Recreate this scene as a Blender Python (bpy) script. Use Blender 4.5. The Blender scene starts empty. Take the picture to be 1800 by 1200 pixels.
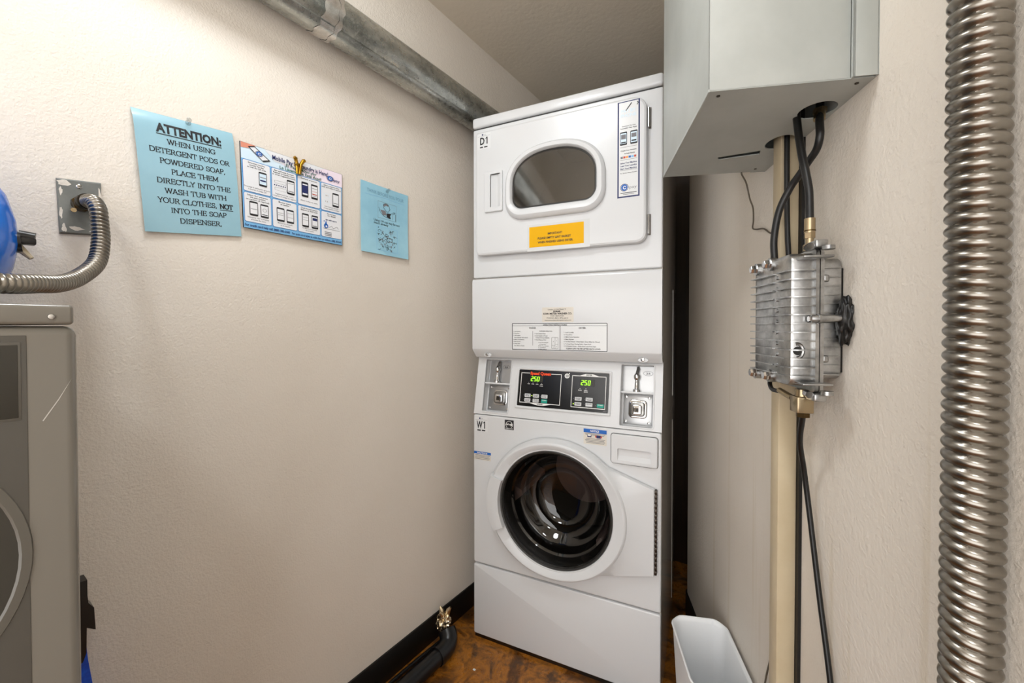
import bpy, bmesh, math, random
from mathutils import Vector, Matrix, noise
random.seed(5)
PI = math.pi
scene = bpy.context.scene
COL = scene.collection

# ------------------------------------------------------------------ camera, world, exposure
THETA = math.atan(494 / 720)                 # the camera looks this far left of the long wall's direction
cam_data = bpy.data.cameras.new('camera')
cam_data.sensor_width = 36.0
cam_data.lens = 36.0 * 720 / 1800
cam_data.shift_y = -16 / 1800
cam_data.clip_start = 0.02
cam = bpy.data.objects.new('camera', cam_data)
COL.objects.link(cam)
cam.location = (0, 0, 1.187)
cam.rotation_euler = (PI / 2 - math.radians(0.8), 0, THETA)
scene.camera = cam
world = bpy.data.worlds.new('world')
scene.world = world
world.use_nodes = True
world.node_tree.nodes['Background'].inputs[0].default_value = (1.0, 0.98, 0.96, 1)
world.node_tree.nodes['Background'].inputs[1].default_value = 2.8
scene.view_settings.view_transform = 'Standard'
scene.view_settings.look = 'None'
scene.view_settings.gamma = 1
scene.view_settings.use_curve_mapping = False
scene.view_settings.exposure = 0.38
LAMP_MAIN = 30.0                             # diffuser radiance: the ceiling lamp, then the added fill lamp
LAMP_FILL = 30.0
FLOOR = -0.018
CEIL = 2.405
LWX = -1.134                                 # left wall plane

# ------------------------------------------------------------------ materials
def srgb(r, g, b):
    f = lambda c: (c / 255 / 12.92) if c / 255 <= .04045 else ((c / 255 + .055) / 1.055) ** 2.4
    return (f(r), f(g), f(b), 1)

class NT:
    def __init__(s, name):
        s.m = bpy.data.materials.new(name); s.m.use_nodes = True
        s.n = s.m.node_tree.nodes; s.l = s.m.node_tree.links
        s.b = s.n['Principled BSDF']
        s.tc = s.n.new('ShaderNodeTexCoord')
    def set(s, **k):
        for a, v in k.items(): s.b.inputs[a.replace('_', ' ')].default_value = v
        return s
    def noise(s, scale, detail=4, rough=.5, stretch=None, dist=0):
        t = s.n.new('ShaderNodeTexNoise'); t.inputs['Scale'].default_value = scale
        t.inputs['Detail'].default_value = detail; t.inputs['Roughness'].default_value = rough
        t.inputs['Distortion'].default_value = dist
        src = s.tc.outputs['Object']
        if stretch:
            mp = s.n.new('ShaderNodeMapping'); mp.inputs['Scale'].default_value = stretch
            s.l.new(src, mp.inputs[0]); src = mp.outputs[0]
        s.l.new(src, t.inputs['Vector'])
        return t.outputs['Fac']
    def ramp(s, fac, stops):
        r = s.n.new('ShaderNodeValToRGB')
        while len(r.color_ramp.elements) < len(stops): r.color_ramp.elements.new(.5)
        for e, (p, c) in zip(r.color_ramp.elements, stops): e.position = p; e.color = c
        s.l.new(fac, r.inputs[0]); return r.outputs[0]
    def mix(s, fac, a, b):
        x = s.n.new('ShaderNodeMix'); x.data_type = 'RGBA'
        for sock, v in ((x.inputs[0], fac), (x.inputs[6], a), (x.inputs[7], b)):
            if hasattr(v, 'is_output'): s.l.new(v, sock)
            else: sock.default_value = v
        return x.outputs[2]
    def color(s, sock): s.l.new(sock, s.b.inputs['Base Color']); return s
    def rough(s, sock): s.l.new(sock, s.b.inputs['Roughness']); return s
    def bump(s, fac, strength, dist):
        b = s.n.new('ShaderNodeBump'); b.inputs['Strength'].default_value = strength
        b.inputs['Distance'].default_value = dist
        s.l.new(fac, b.inputs['Height'])
        if s.b.inputs['Normal'].links: s.l.new(s.b.inputs['Normal'].links[0].from_socket, b.inputs['Normal'])
        s.l.new(b.outputs[0], s.b.inputs['Normal']); return s

def plain(name, col, rough=.5, metal=0, spec=.5, coat=0):
    t = NT(name); t.set(Base_Color=col, Roughness=rough, Metallic=metal)
    t.b.inputs['Specular IOR Level'].default_value = spec
    if coat: t.b.inputs['Coat Weight'].default_value = coat; t.b.inputs['Coat Roughness'].default_value = .1
    return t.m
def speckle(name, c0, c1, scale, rough=.5, metal=0, bump=0, stretch=None, detail=5, lo=.35, hi=.65):
    t = NT(name); t.set(Roughness=rough, Metallic=metal)
    n = t.noise(scale, detail, .6, stretch); t.color(t.ramp(n, [(lo, c0), (hi, c1)]))
    if bump: t.bump(n, bump, .002)
    return t.m
def wall_mat(name, base, base2, scale, strength, drips=False):
    t = NT(name); t.set(Roughness=.62)
    t.b.inputs['Specular IOR Level'].default_value = .3
    c = t.ramp(t.noise(2.2, 3), [(.3, base), (.7, base2)])
    if drips:
        d = t.ramp(t.noise(30, 3, .5, (1, 1, .03)), [(.6, (0, 0, 0, 1)), (.75, (.35, .35, .35, 1))])
        c = t.mix(d, c, srgb(190, 174, 138))
    t.color(c)
    n = t.noise(scale, 3, .55); n2 = t.noise(scale * .35, 2, .5)
    t.bump(n, strength, .003).bump(n2, strength * .5, .004)
    if drips:
        k = t.ramp(t.noise(70, 4, .6, None, .3), [(.56, (0, 0, 0, 1)), (.64, (1, 1, 1, 1))]); t.bump(k, .28, .0010)
    return t.m
def emit(name, col, s):
    t = NT(name); t.set(Base_Color=(0, 0, 0, 1)); t.b.inputs['Emission Color'].default_value = col
    t.b.inputs['Emission Strength'].default_value = s; return t.m
def glass(name, tint, rough=.02, ior=1.5):
    m = bpy.data.materials.new(name); m.use_nodes = True; n = m.node_tree.nodes; l = m.node_tree.links
    n.remove(n['Principled BSDF']); o = n['Material Output']
    tr = n.new('ShaderNodeBsdfTransparent'); tr.inputs[0].default_value = tint
    g = n.new('ShaderNodeBsdfGlossy'); g.inputs['Roughness'].default_value = rough
    f0 = ((ior - 1) / (ior + 1)) ** 2
    lw = n.new('ShaderNodeLayerWeight'); pw = n.new('ShaderNodeMath'); pw.operation = 'POWER'; pw.inputs[1].default_value = 5
    ma = n.new('ShaderNodeMath'); ma.operation = 'MULTIPLY_ADD'; ma.inputs[1].default_value = 1 - f0; ma.inputs[2].default_value = f0
    lw.inputs['Blend'].default_value = .5; l.new(lw.outputs['Facing'], pw.inputs[0]); l.new(pw.outputs[0], ma.inputs[0])
    mx = n.new('ShaderNodeMixShader')
    l.new(ma.outputs[0], mx.inputs[0]); l.new(tr.outputs[0], mx.inputs[1]); l.new(g.outputs[0], mx.inputs[2])
    l.new(mx.outputs[0], o.inputs[0]); return m

M = {}
M['wall'] = wall_mat('wall_paint', srgb(226, 219, 209), srgb(219, 211, 200), 210, .42)
M['wall_r'] = wall_mat('rough_wall_paint', srgb(224, 217, 207), srgb(214, 206, 194), 150, .42, True)
M['ceil'] = wall_mat('ceiling_paint', srgb(216, 207, 192), srgb(208, 199, 184), 60, .3)
def floor_mat():
    t = NT('stained_concrete'); t.set(Roughness=.3)
    a = t.noise(7, 8, .65, None, 1.2); b = t.noise(26, 6, .7)
    c = t.ramp(a, [(.3, srgb(40, 26, 12)), (.43, srgb(104, 62, 20)), (.54, srgb(168, 106, 34)), (.66, srgb(84, 54, 26))])
    c = t.mix(t.ramp(b, [(.5, (0, 0, 0, 1)), (.68, (.75, .75, .75, 1))]), c, srgb(60, 42, 24))
    c = t.mix(t.ramp(t.noise(4.3, 6, .7), [(.55, (0, 0, 0, 1)), (.7, (.6, .6, .6, 1))]), c, srgb(92, 84, 74))
    t.color(c); t.rough(t.ramp(b, [(.3, (.18,) * 3 + (1,)), (.7, (.5,) * 3 + (1,))])); t.bump(b, .25, .002)
    return t.m
M['floor'] = floor_mat()
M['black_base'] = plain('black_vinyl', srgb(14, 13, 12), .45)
M['white'] = plain('white_enamel', srgb(211, 213, 215), .3, 0, .5, .3)
M['white_plastic'] = plain('white_plastic', srgb(211, 213, 215), .32)
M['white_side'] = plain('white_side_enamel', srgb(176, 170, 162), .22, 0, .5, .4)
M['seam'] = plain('dark_seam', srgb(40, 39, 38), .6)
M['gasket'] = plain('rubber_gasket', srgb(48, 47, 45), .35)
M['chrome'] = plain('chrome', srgb(205, 205, 205), .12, 1)
M['steel'] = speckle('brushed_steel', srgb(120, 120, 120), srgb(165, 165, 162), 60, .3, 1)
M['satin'] = plain('satin_steel', srgb(178, 179, 180), .38, 1)
M['drum'] = plain('drum_steel', srgb(70, 67, 64), .42, 1)
M['drum_grey'] = plain('drum_grey', srgb(205, 203, 196), .5)
M['hinge'] = plain('dark_hinge_metal', srgb(78, 72, 66), .35, 1)
M['glass_dry'] = glass('dryer_window_glass', (.5, .5, .49, 1), .06, 2.3)
M['glass_wash'] = glass('washer_bowl_glass', (.34, .33, .32, 1), .015, 1.75)
M['drum_back'] = plain('drum_rear', srgb(214, 186, 180), .4)
M['black'] = plain('black_plastic', srgb(16, 16, 17), .3)
M['panel_black'] = plain('black_overlay', srgb(14, 14, 15), .22)
M['ink'] = plain('black_ink', srgb(26, 26, 30), .6)
M['grey_ink'] = plain('grey_ink', srgb(120, 120, 124), .6)
M['white_ink'] = plain('white_ink', srgb(232, 232, 230), .5)
M['tip_ink'] = plain('faded_blue_ink', srgb(104, 150, 176), .5)
M['navy'] = plain('navy_ink', srgb(28, 38, 92), .5)
M['blue_ink'] = plain('blue_ink', srgb(20, 96, 182), .5)
M['mid_blue'] = plain('mid_blue_ink', srgb(120, 180, 226), .4)
M['pale_blue'] = plain('pale_blue_ink', srgb(206, 226, 240), .4)
M['pale_pink'] = plain('pale_pink_ink', srgb(236, 222, 234), .4)
M['green_ink'] = plain('green_ink', srgb(26, 96, 80), .5)
M['red_ink'] = plain('orange_red_ink', srgb(242, 76, 22), .5)
M['brick_ink'] = plain('brick_red_ink', srgb(190, 80, 60), .5)
M['orange_ink'] = plain('orange_ink', srgb(236, 150, 60), .5)
M['skin_ink'] = plain('skin_ink', srgb(214, 140, 116), .5)
M['teal'] = plain('teal_button', srgb(0, 150, 132), .4)
M['led'] = emit('green_led', (.35, 1.0, .02, 1), 1.5)
M['led_off'] = plain('unlit_led', srgb(58, 56, 40), .4)
M['led_dot'] = emit('green_led_dot', (.6, 1.0, .1, 1), 1.2)
M['label'] = plain('white_label', srgb(222, 224, 225), .25)
M['cream_label'] = plain('cream_label', srgb(214, 208, 197), .35)
M['yellow'] = plain('yellow_label', srgb(226, 170, 0), .5, 0, .2)
M['tape'] = plain('clear_tape', srgb(208, 210, 210), .15)
M['paper_blue'] = plain('laminated_blue_paper', srgb(146, 188, 204), .2, 0, .5, 1.0)
M['paper_blue2'] = speckle('blue_copy_paper', srgb(140, 190, 212), srgb(156, 204, 222), 9, .55)
M['paper_white'] = plain('white_poster_card', srgb(224, 226, 230), .3)
def galv(name, c0, c1, rough, scale=14, metal=.9):
    t = NT(name); t.set(Metallic=metal)
    n = t.noise(scale, 6, .65, (1, .35, 1)); v = t.noise(scale * 4, 5, .7)
    t.color(t.mix(t.ramp(v, [(.56, (0, 0, 0, 1)), (.66, (.6, .6, .6, 1))]), t.ramp(n, [(.35, c0), (.65, c1)]), srgb(196, 196, 190)))
    t.rough(t.ramp(v, [(.3, (rough,) * 3 + (1,)), (.7, (rough + .2,) * 3 + (1,))]))
    return t.m
M['galv'] = galv('galvanised_duct', srgb(134, 137, 133), srgb(206, 207, 201), .2)
M['foil_tape'] = speckle('foil_tape', srgb(176, 172, 166), srgb(226, 222, 216), 30, .25, .85, .5)
M['box_paint'] = speckle('grey_box_paint', srgb(166, 170, 166), srgb(178, 182, 178), 6, .42)
M['flex'] = plain('steel_conduit', srgb(142, 137, 129), .28, 1)
M['cast'] = speckle('cast_aluminium', srgb(138, 138, 137), srgb(190, 190, 189), 34, .33, 1, .15, None, 6, .3, .62)
M['brass'] = plain('nickel_brass', srgb(176, 158, 128), .28, 1)
M['cable'] = plain('black_cable', srgb(14, 14, 14), .38)
M['wire'] = plain('grey_wire', srgb(92, 84, 72), .5)
M['post'] = speckle('beige_post_paint', srgb(188, 172, 142), srgb(196, 181, 152), 12, .5)
M['grey_app'] = plain('grey_appliance', srgb(118, 114, 106), .2, 0, .5, .35)
M['grey_dark'] = plain('grey_reflection_tone', srgb(76, 73, 67), .15, 0, .5, .5)  # this and the next hold the dark of reflections in its side
M['grey_darker'] = plain('dark_reflection_tone', srgb(52, 50, 44), .2)
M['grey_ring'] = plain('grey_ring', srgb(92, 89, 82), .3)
M['scratch'] = plain('bare_scratch', srgb(190, 188, 182), .5)
M['blue_plastic'] = plain('blue_plastic', srgb(0, 112, 226), .18)
M['tan_plastic'] = plain('tan_plastic', srgb(186, 172, 146), .4)
M['bristle'] = speckle('blue_bristles', srgb(8, 66, 190), srgb(22, 92, 220), 80, .5)
M['plate'] = speckle('paint_smeared_plate', srgb(108, 112, 112), srgb(132, 136, 134), 12, .4, .5)
M['smear'] = speckle('paint_smears', srgb(205, 198, 186), srgb(228, 222, 212), 90, .6)
M['bronze'] = plain('dark_brass', srgb(96, 78, 50), .3, 1)
M['gold'] = plain('gold_clip', srgb(190, 146, 50), .25, 1)
M['clear'] = glass('clear_pin_plastic', (.82, .84, .84, 1), .05)
def bin_mat():
    t = NT('frosted_bin_plastic'); t.set(Base_Color=srgb(236, 238, 240), Roughness=.35)
    t.b.inputs['Subsurface Weight'].default_value = .2; t.b.inputs['Subsurface Radius'].default_value = (.02, .02, .02)
    return t.m
M['bin'] = bin_mat()
M['abs'] = plain('black_drain_pipe', srgb(15, 15, 16), .3)
M['foil'] = speckle('crumpled_foil', srgb(170, 150, 118), srgb(226, 212, 184), 40, .2, .95, .3)
M['tar'] = speckle('black_sealant', srgb(10, 10, 10), srgb(34, 32, 30), 60, .35, 0, .6)
M['wood'] = speckle('gap_shade_wood', srgb(38, 27, 18), srgb(54, 38, 25), 8, .5, 0, 0, (6, 6, .5))  # brown wood, taken near black to carry the gap's shade
M['lamp'] = emit('lamp_diffuser', (.93, .97, 1.0, 1), LAMP_MAIN)
M['lamp_fill'] = emit('fill_lamp_diffuser', (.93, .97, 1.0, 1), LAMP_FILL)

# ------------------------------------------------------------------ mesh builder
def rbox(x0, x1, y0, y1, z0, z1, bev=0, seg=3):
    bm = bmesh.new(); bmesh.ops.create_cube(bm, size=1)
    for v in bm.verts:
        v.co = Vector(((x0 + x1) / 2 + v.co.x * (x1 - x0), (y0 + y1) / 2 + v.co.y * (y1 - y0), (z0 + z1) / 2 + v.co.z * (z1 - z0)))
    if bev: bmesh.ops.bevel(bm, geom=bm.edges[:], offset=bev, segments=seg, profile=.5, affect='EDGES')
    bm.verts.index_update()
    r = ([v.co.copy() for v in bm.verts], [[v.index for v in f.verts] for f in bm.faces]); bm.free(); return r

def text_mesh(s, bold, cache={}):
    k = (s, bold)
    if k not in cache:
        c = bpy.data.curves.new('t', 'FONT'); c.body = s; c.offset = bold; c.resolution_u = 2
        o = bpy.data.objects.new('t', c); me = bpy.data.meshes.new_from_object(o)
        cache[k] = ([(v.co.x, v.co.y) for v in me.vertices], [list(p.vertices) for p in me.polygons])
        bpy.data.objects.remove(o); bpy.data.curves.remove(c); bpy.data.meshes.remove(me)
    return cache[k]

class MB:
    def __init__(s, xf=None): s.v = []; s.f = []; s.mi = []; s.m = []; s.xf = xf
    def add(s, vs, fs, mat):
        if mat not in s.m: s.m.append(mat)
        i = s.m.index(mat); b = len(s.v)
        for v in vs:
            v = Vector(v); s.v.append(Vector(s.xf(v)) if s.xf else v)
        for f in fs: s.f.append([b + k for k in f]); s.mi.append(i)
        return s
    def box(s, x0, x1, y0, y1, z0, z1, mat, bev=0, seg=3):
        return s.add(*rbox(x0, x1, y0, y1, z0, z1, bev, seg), mat)
    def loft(s, rings, mat, closed=True, cap0=False, cap1=False):
        n = len(rings[0]); vs = [p for r in rings for p in r]; fs = []
        for i in range(len(rings) - 1):
            for j in range(n if closed else n - 1):
                k = (j + 1) % n; fs.append([i * n + j, i * n + k, (i + 1) * n + k, (i + 1) * n + j])
        if cap0: fs.append(list(range(n))[::-1])
        if cap1: fs.append([(len(rings) - 1) * n + j for j in range(n)])
        return s.add(vs, fs, mat)
    def tube(s, pts, r, mat, seg=10, caps=True):
        return s.loft(sweep(pts, [r] * len(pts) if not hasattr(r, '__len__') else r, seg), mat, True, caps, caps)
    def cyl(s, a, b, r, mat, seg=20, r2=None):
        return s.tube([a, b], [r, r if r2 is None else r2], mat, seg)
    def holed(s, outer, inner, y0, y1, mat, ch=0):
        """plate in the xz plane with a hole; front at y0 (chamfered by ch), back at y1"""
        bm = bmesh.new()
        def loop(ps): 
            vs = [bm.verts.new((p[0], 0, p[1])) for p in ps]
            return [bm.edges.new((vs[i], vs[(i + 1) % len(vs)])) for i in range(len(vs))]
        o2 = inset(outer, ch) if ch else outer
        e = loop(o2) + loop(inner)
        bmesh.ops.triangle_fill(bm, use_beauty=True, use_dissolve=False, edges=e)
        bm.verts.index_update()
        vs = [v.co.copy() for v in bm.verts]; fs = [[v.index for v in f.verts] for f in bm.faces]; bm.free()
        s.add([(v.x, y0, v.z) for v in vs], fs, mat)
        rings = [[(p[0], y0, p[1]) for p in o2]]
        if ch: rings += [[(p[0], y0 + ch * .3, p[1]) for p in inset(outer, ch * .3)], [(p[0], y0 + ch, p[1]) for p in outer]]
        rings.append([(p[0], y1, p[1]) for p in outer]); s.loft(rings, mat)
        s.loft([[(p[0], y1, p[1]) for p in inner], [(p[0], y0, p[1]) for p in inner]], mat)
        return s
    def slab(s, outer, y0, y1, mat, ch=0):
        rings = [[(p[0], y1, p[1]) for p in outer]]
        if ch: rings += [[(p[0], y0 + ch, p[1]) for p in outer], [(p[0], y0 + ch * .3, p[1]) for p in inset(outer, ch * .3)]]
        rings.append([(p[0], y0, p[1]) for p in (inset(outer, ch) if ch else outer)])
        return s.loft(rings, mat, True, True, True)
    def build(s, name, parent=None, loc=None, rz=0, angle=35):
        me = bpy.data.meshes.new(name)
        vs = s.v
        if loc is not None and parent is None:
            inv = (Matrix.Translation(loc) @ Matrix.Rotation(rz, 4, 'Z')).inverted(); vs = [inv @ v for v in vs]
        me.from_pydata([tuple(v) for v in vs], [], s.f)
        for m in s.m: me.materials.append(M[m])
        me.polygons.foreach_set('material_index', s.mi)
        bm = bmesh.new(); bm.from_mesh(me); bmesh.ops.recalc_face_normals(bm, faces=bm.faces); bm.to_mesh(me); bm.free()
        me.polygons.foreach_set('use_smooth', [True] * len(me.polygons))
        me.set_sharp_from_angle(angle=math.radians(angle)); me.update()
        o = bpy.data.objects.new(name, me); COL.objects.link(o)
        if parent: o.parent = parent
        elif loc is not None: o.location = loc; o.rotation_euler.z = rz
        return o

def sweep(pts, rad, seg):
    pts = [Vector(p) for p in pts]; n = len(pts); rings = []
    T = [(pts[min(i + 1, n - 1)] - pts[max(i - 1, 0)]).normalized() for i in range(n)]
    a = T[0].orthogonal().normalized()
    for i in range(n):
        a = (a - T[i] * a.dot(T[i])).normalized(); b = T[i].cross(a)
        rings.append([pts[i] + (a * math.cos(2 * PI * j / seg) + b * math.sin(2 * PI * j / seg)) * (rad[i] if not callable(rad) else rad(i, j)) for j in range(seg)])
    return rings
def spline(ctrl, n):
    """Catmull-Rom through ctrl, resampled to n evenly spaced points"""
    c = [Vector(p) for p in ctrl]; c = [2 * c[0] - c[1]] + c + [2 * c[-1] - c[-2]]; pts = []
    for i in range(1, len(c) - 2):
        for k in range(24):
            t = k / 24; p0, p1, p2, p3 = c[i - 1:i + 3]
            pts.append(.5 * ((2 * p1) + (p2 - p0) * t + (2 * p0 - 5 * p1 + 4 * p2 - p3) * t * t + (3 * p1 - p0 - 3 * p2 + p3) * t ** 3))
    pts.append(c[-2]); L = [0]
    for i in range(1, len(pts)): L.append(L[-1] + (pts[i] - pts[i - 1]).length)
    out = []; j = 0
    for k in range(n):
        d = L[-1] * k / (n - 1)
        while j < len(L) - 2 and L[j + 1] < d: j += 1
        t = (d - L[j]) / max(1e-9, L[j + 1] - L[j]); out.append(pts[j].lerp(pts[j + 1], t))
    return out, L[-1]
def corrugated(mb, ctrl, r, pitch, depth, mat, seg=28, per=8, sharp=1.0):
    _, L = spline(ctrl, 10); n = int(L / pitch * per) + 1
    pts, L = spline(ctrl, n)
    def rad(i, j):
        ph = (i / per + j / seg) % 1.0
        return r - depth * (1 - abs(math.sin(PI * ph)) ** sharp)
    mb.loft(sweep(pts, rad, seg), mat, True, True, True)
def inset(ps, d):
    n = len(ps); out = []
    ar = sum(ps[i][0] * ps[(i + 1) % n][1] - ps[(i + 1) % n][0] * ps[i][1] for i in range(n)); sg = 1 if ar > 0 else -1
    for i in range(n):
        a = Vector(ps[i - 1][:2]); b = Vector(ps[i][:2]); c = Vector(ps[(i + 1) % n][:2])
        e = (b - a).normalized(); g = (c - b).normalized(); t = (e + g)
        if t.length < 1e-6: t = e
        t.normalize(); nrm = Vector((-t.y, t.x)) * sg
        out.append(tuple(b + nrm * d / max(.5, abs(nrm.dot(Vector((-e.y, e.x)))))))
    return out
def rrect(x0, x1, z0, z1, r, k=6):
    if not hasattr(r, '__len__'): r = (r,) * 4          # bl, br, tr, tl
    out = []
    for (cx, cz, a0, rr) in ((x0 + r[0], z0 + r[0], PI, r[0]), (x1 - r[1], z0 + r[1], 1.5 * PI, r[1]), (x1 - r[2], z1 - r[2], 0, r[2]), (x0 + r[3], z1 - r[3], .5 * PI, r[3])):
        for i in range(k + 1):
            a = a0 + .5 * PI * i / k; out.append((cx + rr * math.cos(a), cz + rr * math.sin(a)))
    return out
def circle(cx, cz, rx, rz=None, n=32, a0=0):
    rz = rx if rz is None else rz
    return [(cx + rx * math.cos(a0 + 2 * PI * i / n), cz + rz * math.sin(a0 + 2 * PI * i / n)) for i in range(n)]

def one(a, x, z, w, h, mat='ink', layer=2):
    a.rect(x + w * .55, z, x + w, z + h, mat, layer); a.poly([(x, z + h * .74), (x + w * .2, z + h * .70), (x + w * .56, z + h * .84), (x + w * .56, z + h), ], mat, layer)
class Art:
    """flat print: x right, y up, in its own units; mp(x, y, layer) puts it on its surface"""
    def __init__(s, mp): s.mb = MB(); s.mp = mp
    def poly(s, ps, mat, layer=1):
        s.mb.add([s.mp(p[0], p[1], layer) for p in ps], [list(range(len(ps)))], mat); return s
    def rect(s, x0, y0, x1, y1, mat, layer=1): return s.poly([(x0, y0), (x1, y0), (x1, y1), (x0, y1)], mat, layer)
    def rr(s, x0, y0, x1, y1, r, mat, layer=1): return s.poly(rrect(x0, x1, y0, y1, r, 4), mat, layer)
    def ring(s, ps, w, mat, layer=1):
        q = inset(ps, w); n = len(ps)
        s.mb.add([s.mp(p[0], p[1], layer) for p in list(ps) + q], [[i, (i + 1) % n, n + (i + 1) % n, n + i] for i in range(n)], mat); return s
    def line(s, pts, w, mat, layer=2):
        pts = [Vector(p) for p in pts]
        for a, b in zip(pts, pts[1:]):
            d = (b - a); n = Vector((-d.y, d.x)).normalized() * w / 2
            s.poly([a - n, b - n, b + n, a + n], mat, layer)
        return s
    def text(s, t, x0, x1, y0, y1, mat, bold=0, layer=2):
        """stretches the word into the box"""
        v, f = text_mesh(t, bold)
        ax = min(p[0] for p in v); bx = max(p[0] for p in v)
        # letter height counted from baseline to capital height, descenders hang below
        H = .70
        if y1 - y0 <= 0: return s
        s.mb.add([s.mp(x0 + (p[0] - ax) / (bx - ax) * (x1 - x0), y0 + p[1] / H * (y1 - y0), layer) for p in v], f, mat); return s
    def build(s, name, parent): return s.mb.build(name, parent)

# ------------------------------------------------------------------ tagging
def thing(name, label, cat, loc=(0, 0, 0), rz=0, group=None):
    o = bpy.data.objects.new(name, None); COL.objects.link(o)
    o.empty_display_size = .05; o.location = loc; o.rotation_euler.z = rz
    return tag(o, label, cat, group)
def tag(o, label, cat, group=None):
    o['label'] = label; o['category'] = cat
    if group: o['group'] = group
    return o
def struct(o): o['kind'] = 'structure'; return o
def lab(o, text): o['label'] = text; return o

# ------------------------------------------------------------------ room shell
WD = Vector((-.41553522, .90957709, 0)); WN = Vector((-.90957709, -.41553522, 0)); P4 = Vector((.104, .803, 0))
RW_ROT = math.atan2(WD.y, WD.x)
def rwp(s, n, z): return P4 + WD * s + WN * n + Vector((0, 0, z))
YB, YR = 2.36, -1.75
struct(MB().box(-1.4, 1.8, YR - .15, YB + .15, FLOOR - .1, FLOOR, 'floor').build('floor'))
struct(MB().box(-1.4, 1.8, YR - .15, YB + .15, CEIL, CEIL + .1, 'ceil').build('ceiling'))
struct(MB().box(LWX - .12, LWX, YR - .12, YB + .12, FLOOR, CEIL, 'wall').build('wall_left'))
struct(MB().box(LWX, .5, YB, YB + .12, FLOOR, CEIL, 'wall').build('wall_back'))
# left open behind the camera for added world fill; only the head is built
struct(MB().box(LWX, 1.8, YR - .12, YR, 2.15, CEIL, 'wall').build('wall_rear'))
prof = [(-2.84, 0), (1.10, 0)] + [(1.10 + .04 * math.sin(a), -.04 + .04 * math.cos(a)) for a in [PI / 2 * i / 8 for i in range(1, 9)]] + [(1.14, -.14), (-2.84, -.14)]
mb = MB(); mb.loft([[rwp(s, n, FLOOR) for s, n in prof], [rwp(s, n, CEIL) for s, n in prof]], 'wall_r', True, True, True)
struct(mb.build('wall_right', loc=P4, rz=RW_ROT))
struct(MB().box(-.2, -.08, 1.80, YB, FLOOR, CEIL, 'wall').build('wall_alcove'))
# black vinyl baseboards
struct(MB().box(LWX, LWX + .007, YR, YB, FLOOR, .081, 'black_base', .002, 2).build('baseboard_left'))
bprof = [(-2.84, .006), (1.10, .006)] + [(1.10 + .046 * math.sin(a), -.04 + .046 * math.cos(a)) for a in [PI / 2 * i / 8 for i in range(1, 9)]] + [(1.146, -.14), (1.14, -.14), (1.14, -.04)] + [(1.10 + .04 * math.sin(a), -.04 + .04 * math.cos(a)) for a in [PI / 2 * i / 8 for i in range(7, -1, -1)]] + [(-2.84, 0)]
mb = MB(); n = len(bprof)
mb.loft([[rwp(s, q, FLOOR) for s, q in bprof], [rwp(s, q, .081) for s, q in bprof]], 'black_base')
h = n // 2
top = [rwp(s, q, .081) for s, q in bprof]
mb.add(top, [[i, i + 1, n - 2 - i, n - 1 - i] for i in range(h - 1)], 'black_base')
struct(mb.build('baseboard_right', loc=P4, rz=RW_ROT))
struct(MB().box(LWX + .007, -.21, YB - .007, YB, FLOOR, .081, 'black_base').build('baseboard_back'))

# ceiling lamp above the frame, and an added fill lamp behind the camera
def lamp(x, y, r, mat, label):
    t = thing('ceiling_lamp', label, 'lamp', (x, y, CEIL), 0, 'round ceiling lamps')
    b = MB(); b.loft([[(p[0], p[1], z) for p in circle(0, 0, rr, n=40)] for rr, z in ((r + .02, -.001), (r + .02, -.02), (r + .004, -.026), (r, -.022))], 'white_plastic', True, True, False)
    b.build('lamp_base', t)
    d = MB(); d.loft([[(p[0], p[1], z) for p in circle(0, 0, r * k, n=40)] for k, z in ((.99, -.024), (.95, -.045), (.8, -.062), (.5, -.074), (.15, -.078))], mat, True, True, True)
    d.build('diffuser', t)
lamp(-.66, .26, .15, 'lamp', 'round white ceiling lamp over the grey machine near the left wall')
lamp(.22, -.75, .17, 'lamp_fill', 'round white ceiling lamp behind the camera')

# ------------------------------------------------------------------ stacked washer and dryer
W = .6865
SM = thing('stacked_washer_dryer', 'tall white stacked coin laundry unit, dryer over front-load washer, in the corner', 'washer dryer',
           (-1.0167, 1.2186, FLOOR), math.radians(9.17))
def L(v): return (v[0], v[1], v[2] - FLOOR)      # heights below are given above the datum, the unit stands on the floor
def mb_(): return MB(L)
def flat(y0, step=.0004):                        # print on the vertical front at depth y0
    return lambda x, z, l: L((x, y0 - l * step, z))
D = .60
def shell(b, x0, x1, y0, y1, z0, z1, mat):       # a case open to the front
    p = rrect(x0, x1, y0, y1, (.012, .012, .004, .004), 4)
    b.loft([[(q[0], q[1], z) for q in p] for z in (z0, z1)], mat, True, False, False)
def dshape(x0, x1, z0, zs, z1, rc, k=2.3):
    out = []
    for i in range(9): a = PI + .5 * PI * i / 8; out.append((x0 + rc + rc * math.cos(a), z0 + rc + rc * math.sin(a)))
    for i in range(9): a = 1.5 * PI + .5 * PI * i / 8; out.append((x1 - rc + rc * math.cos(a), z0 + rc + rc * math.sin(a)))
    cx = (x0 + x1) / 2; hw = (x1 - x0) / 2
    for i in range(31):
        a = PI * i / 30; c, s_ = math.cos(a), math.sin(a)
        out.append((cx + hw * math.copysign(abs(c) ** (2 / k), c), zs + (z1 - zs) * abs(s_) ** (2 / k)))
    return out

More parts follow.
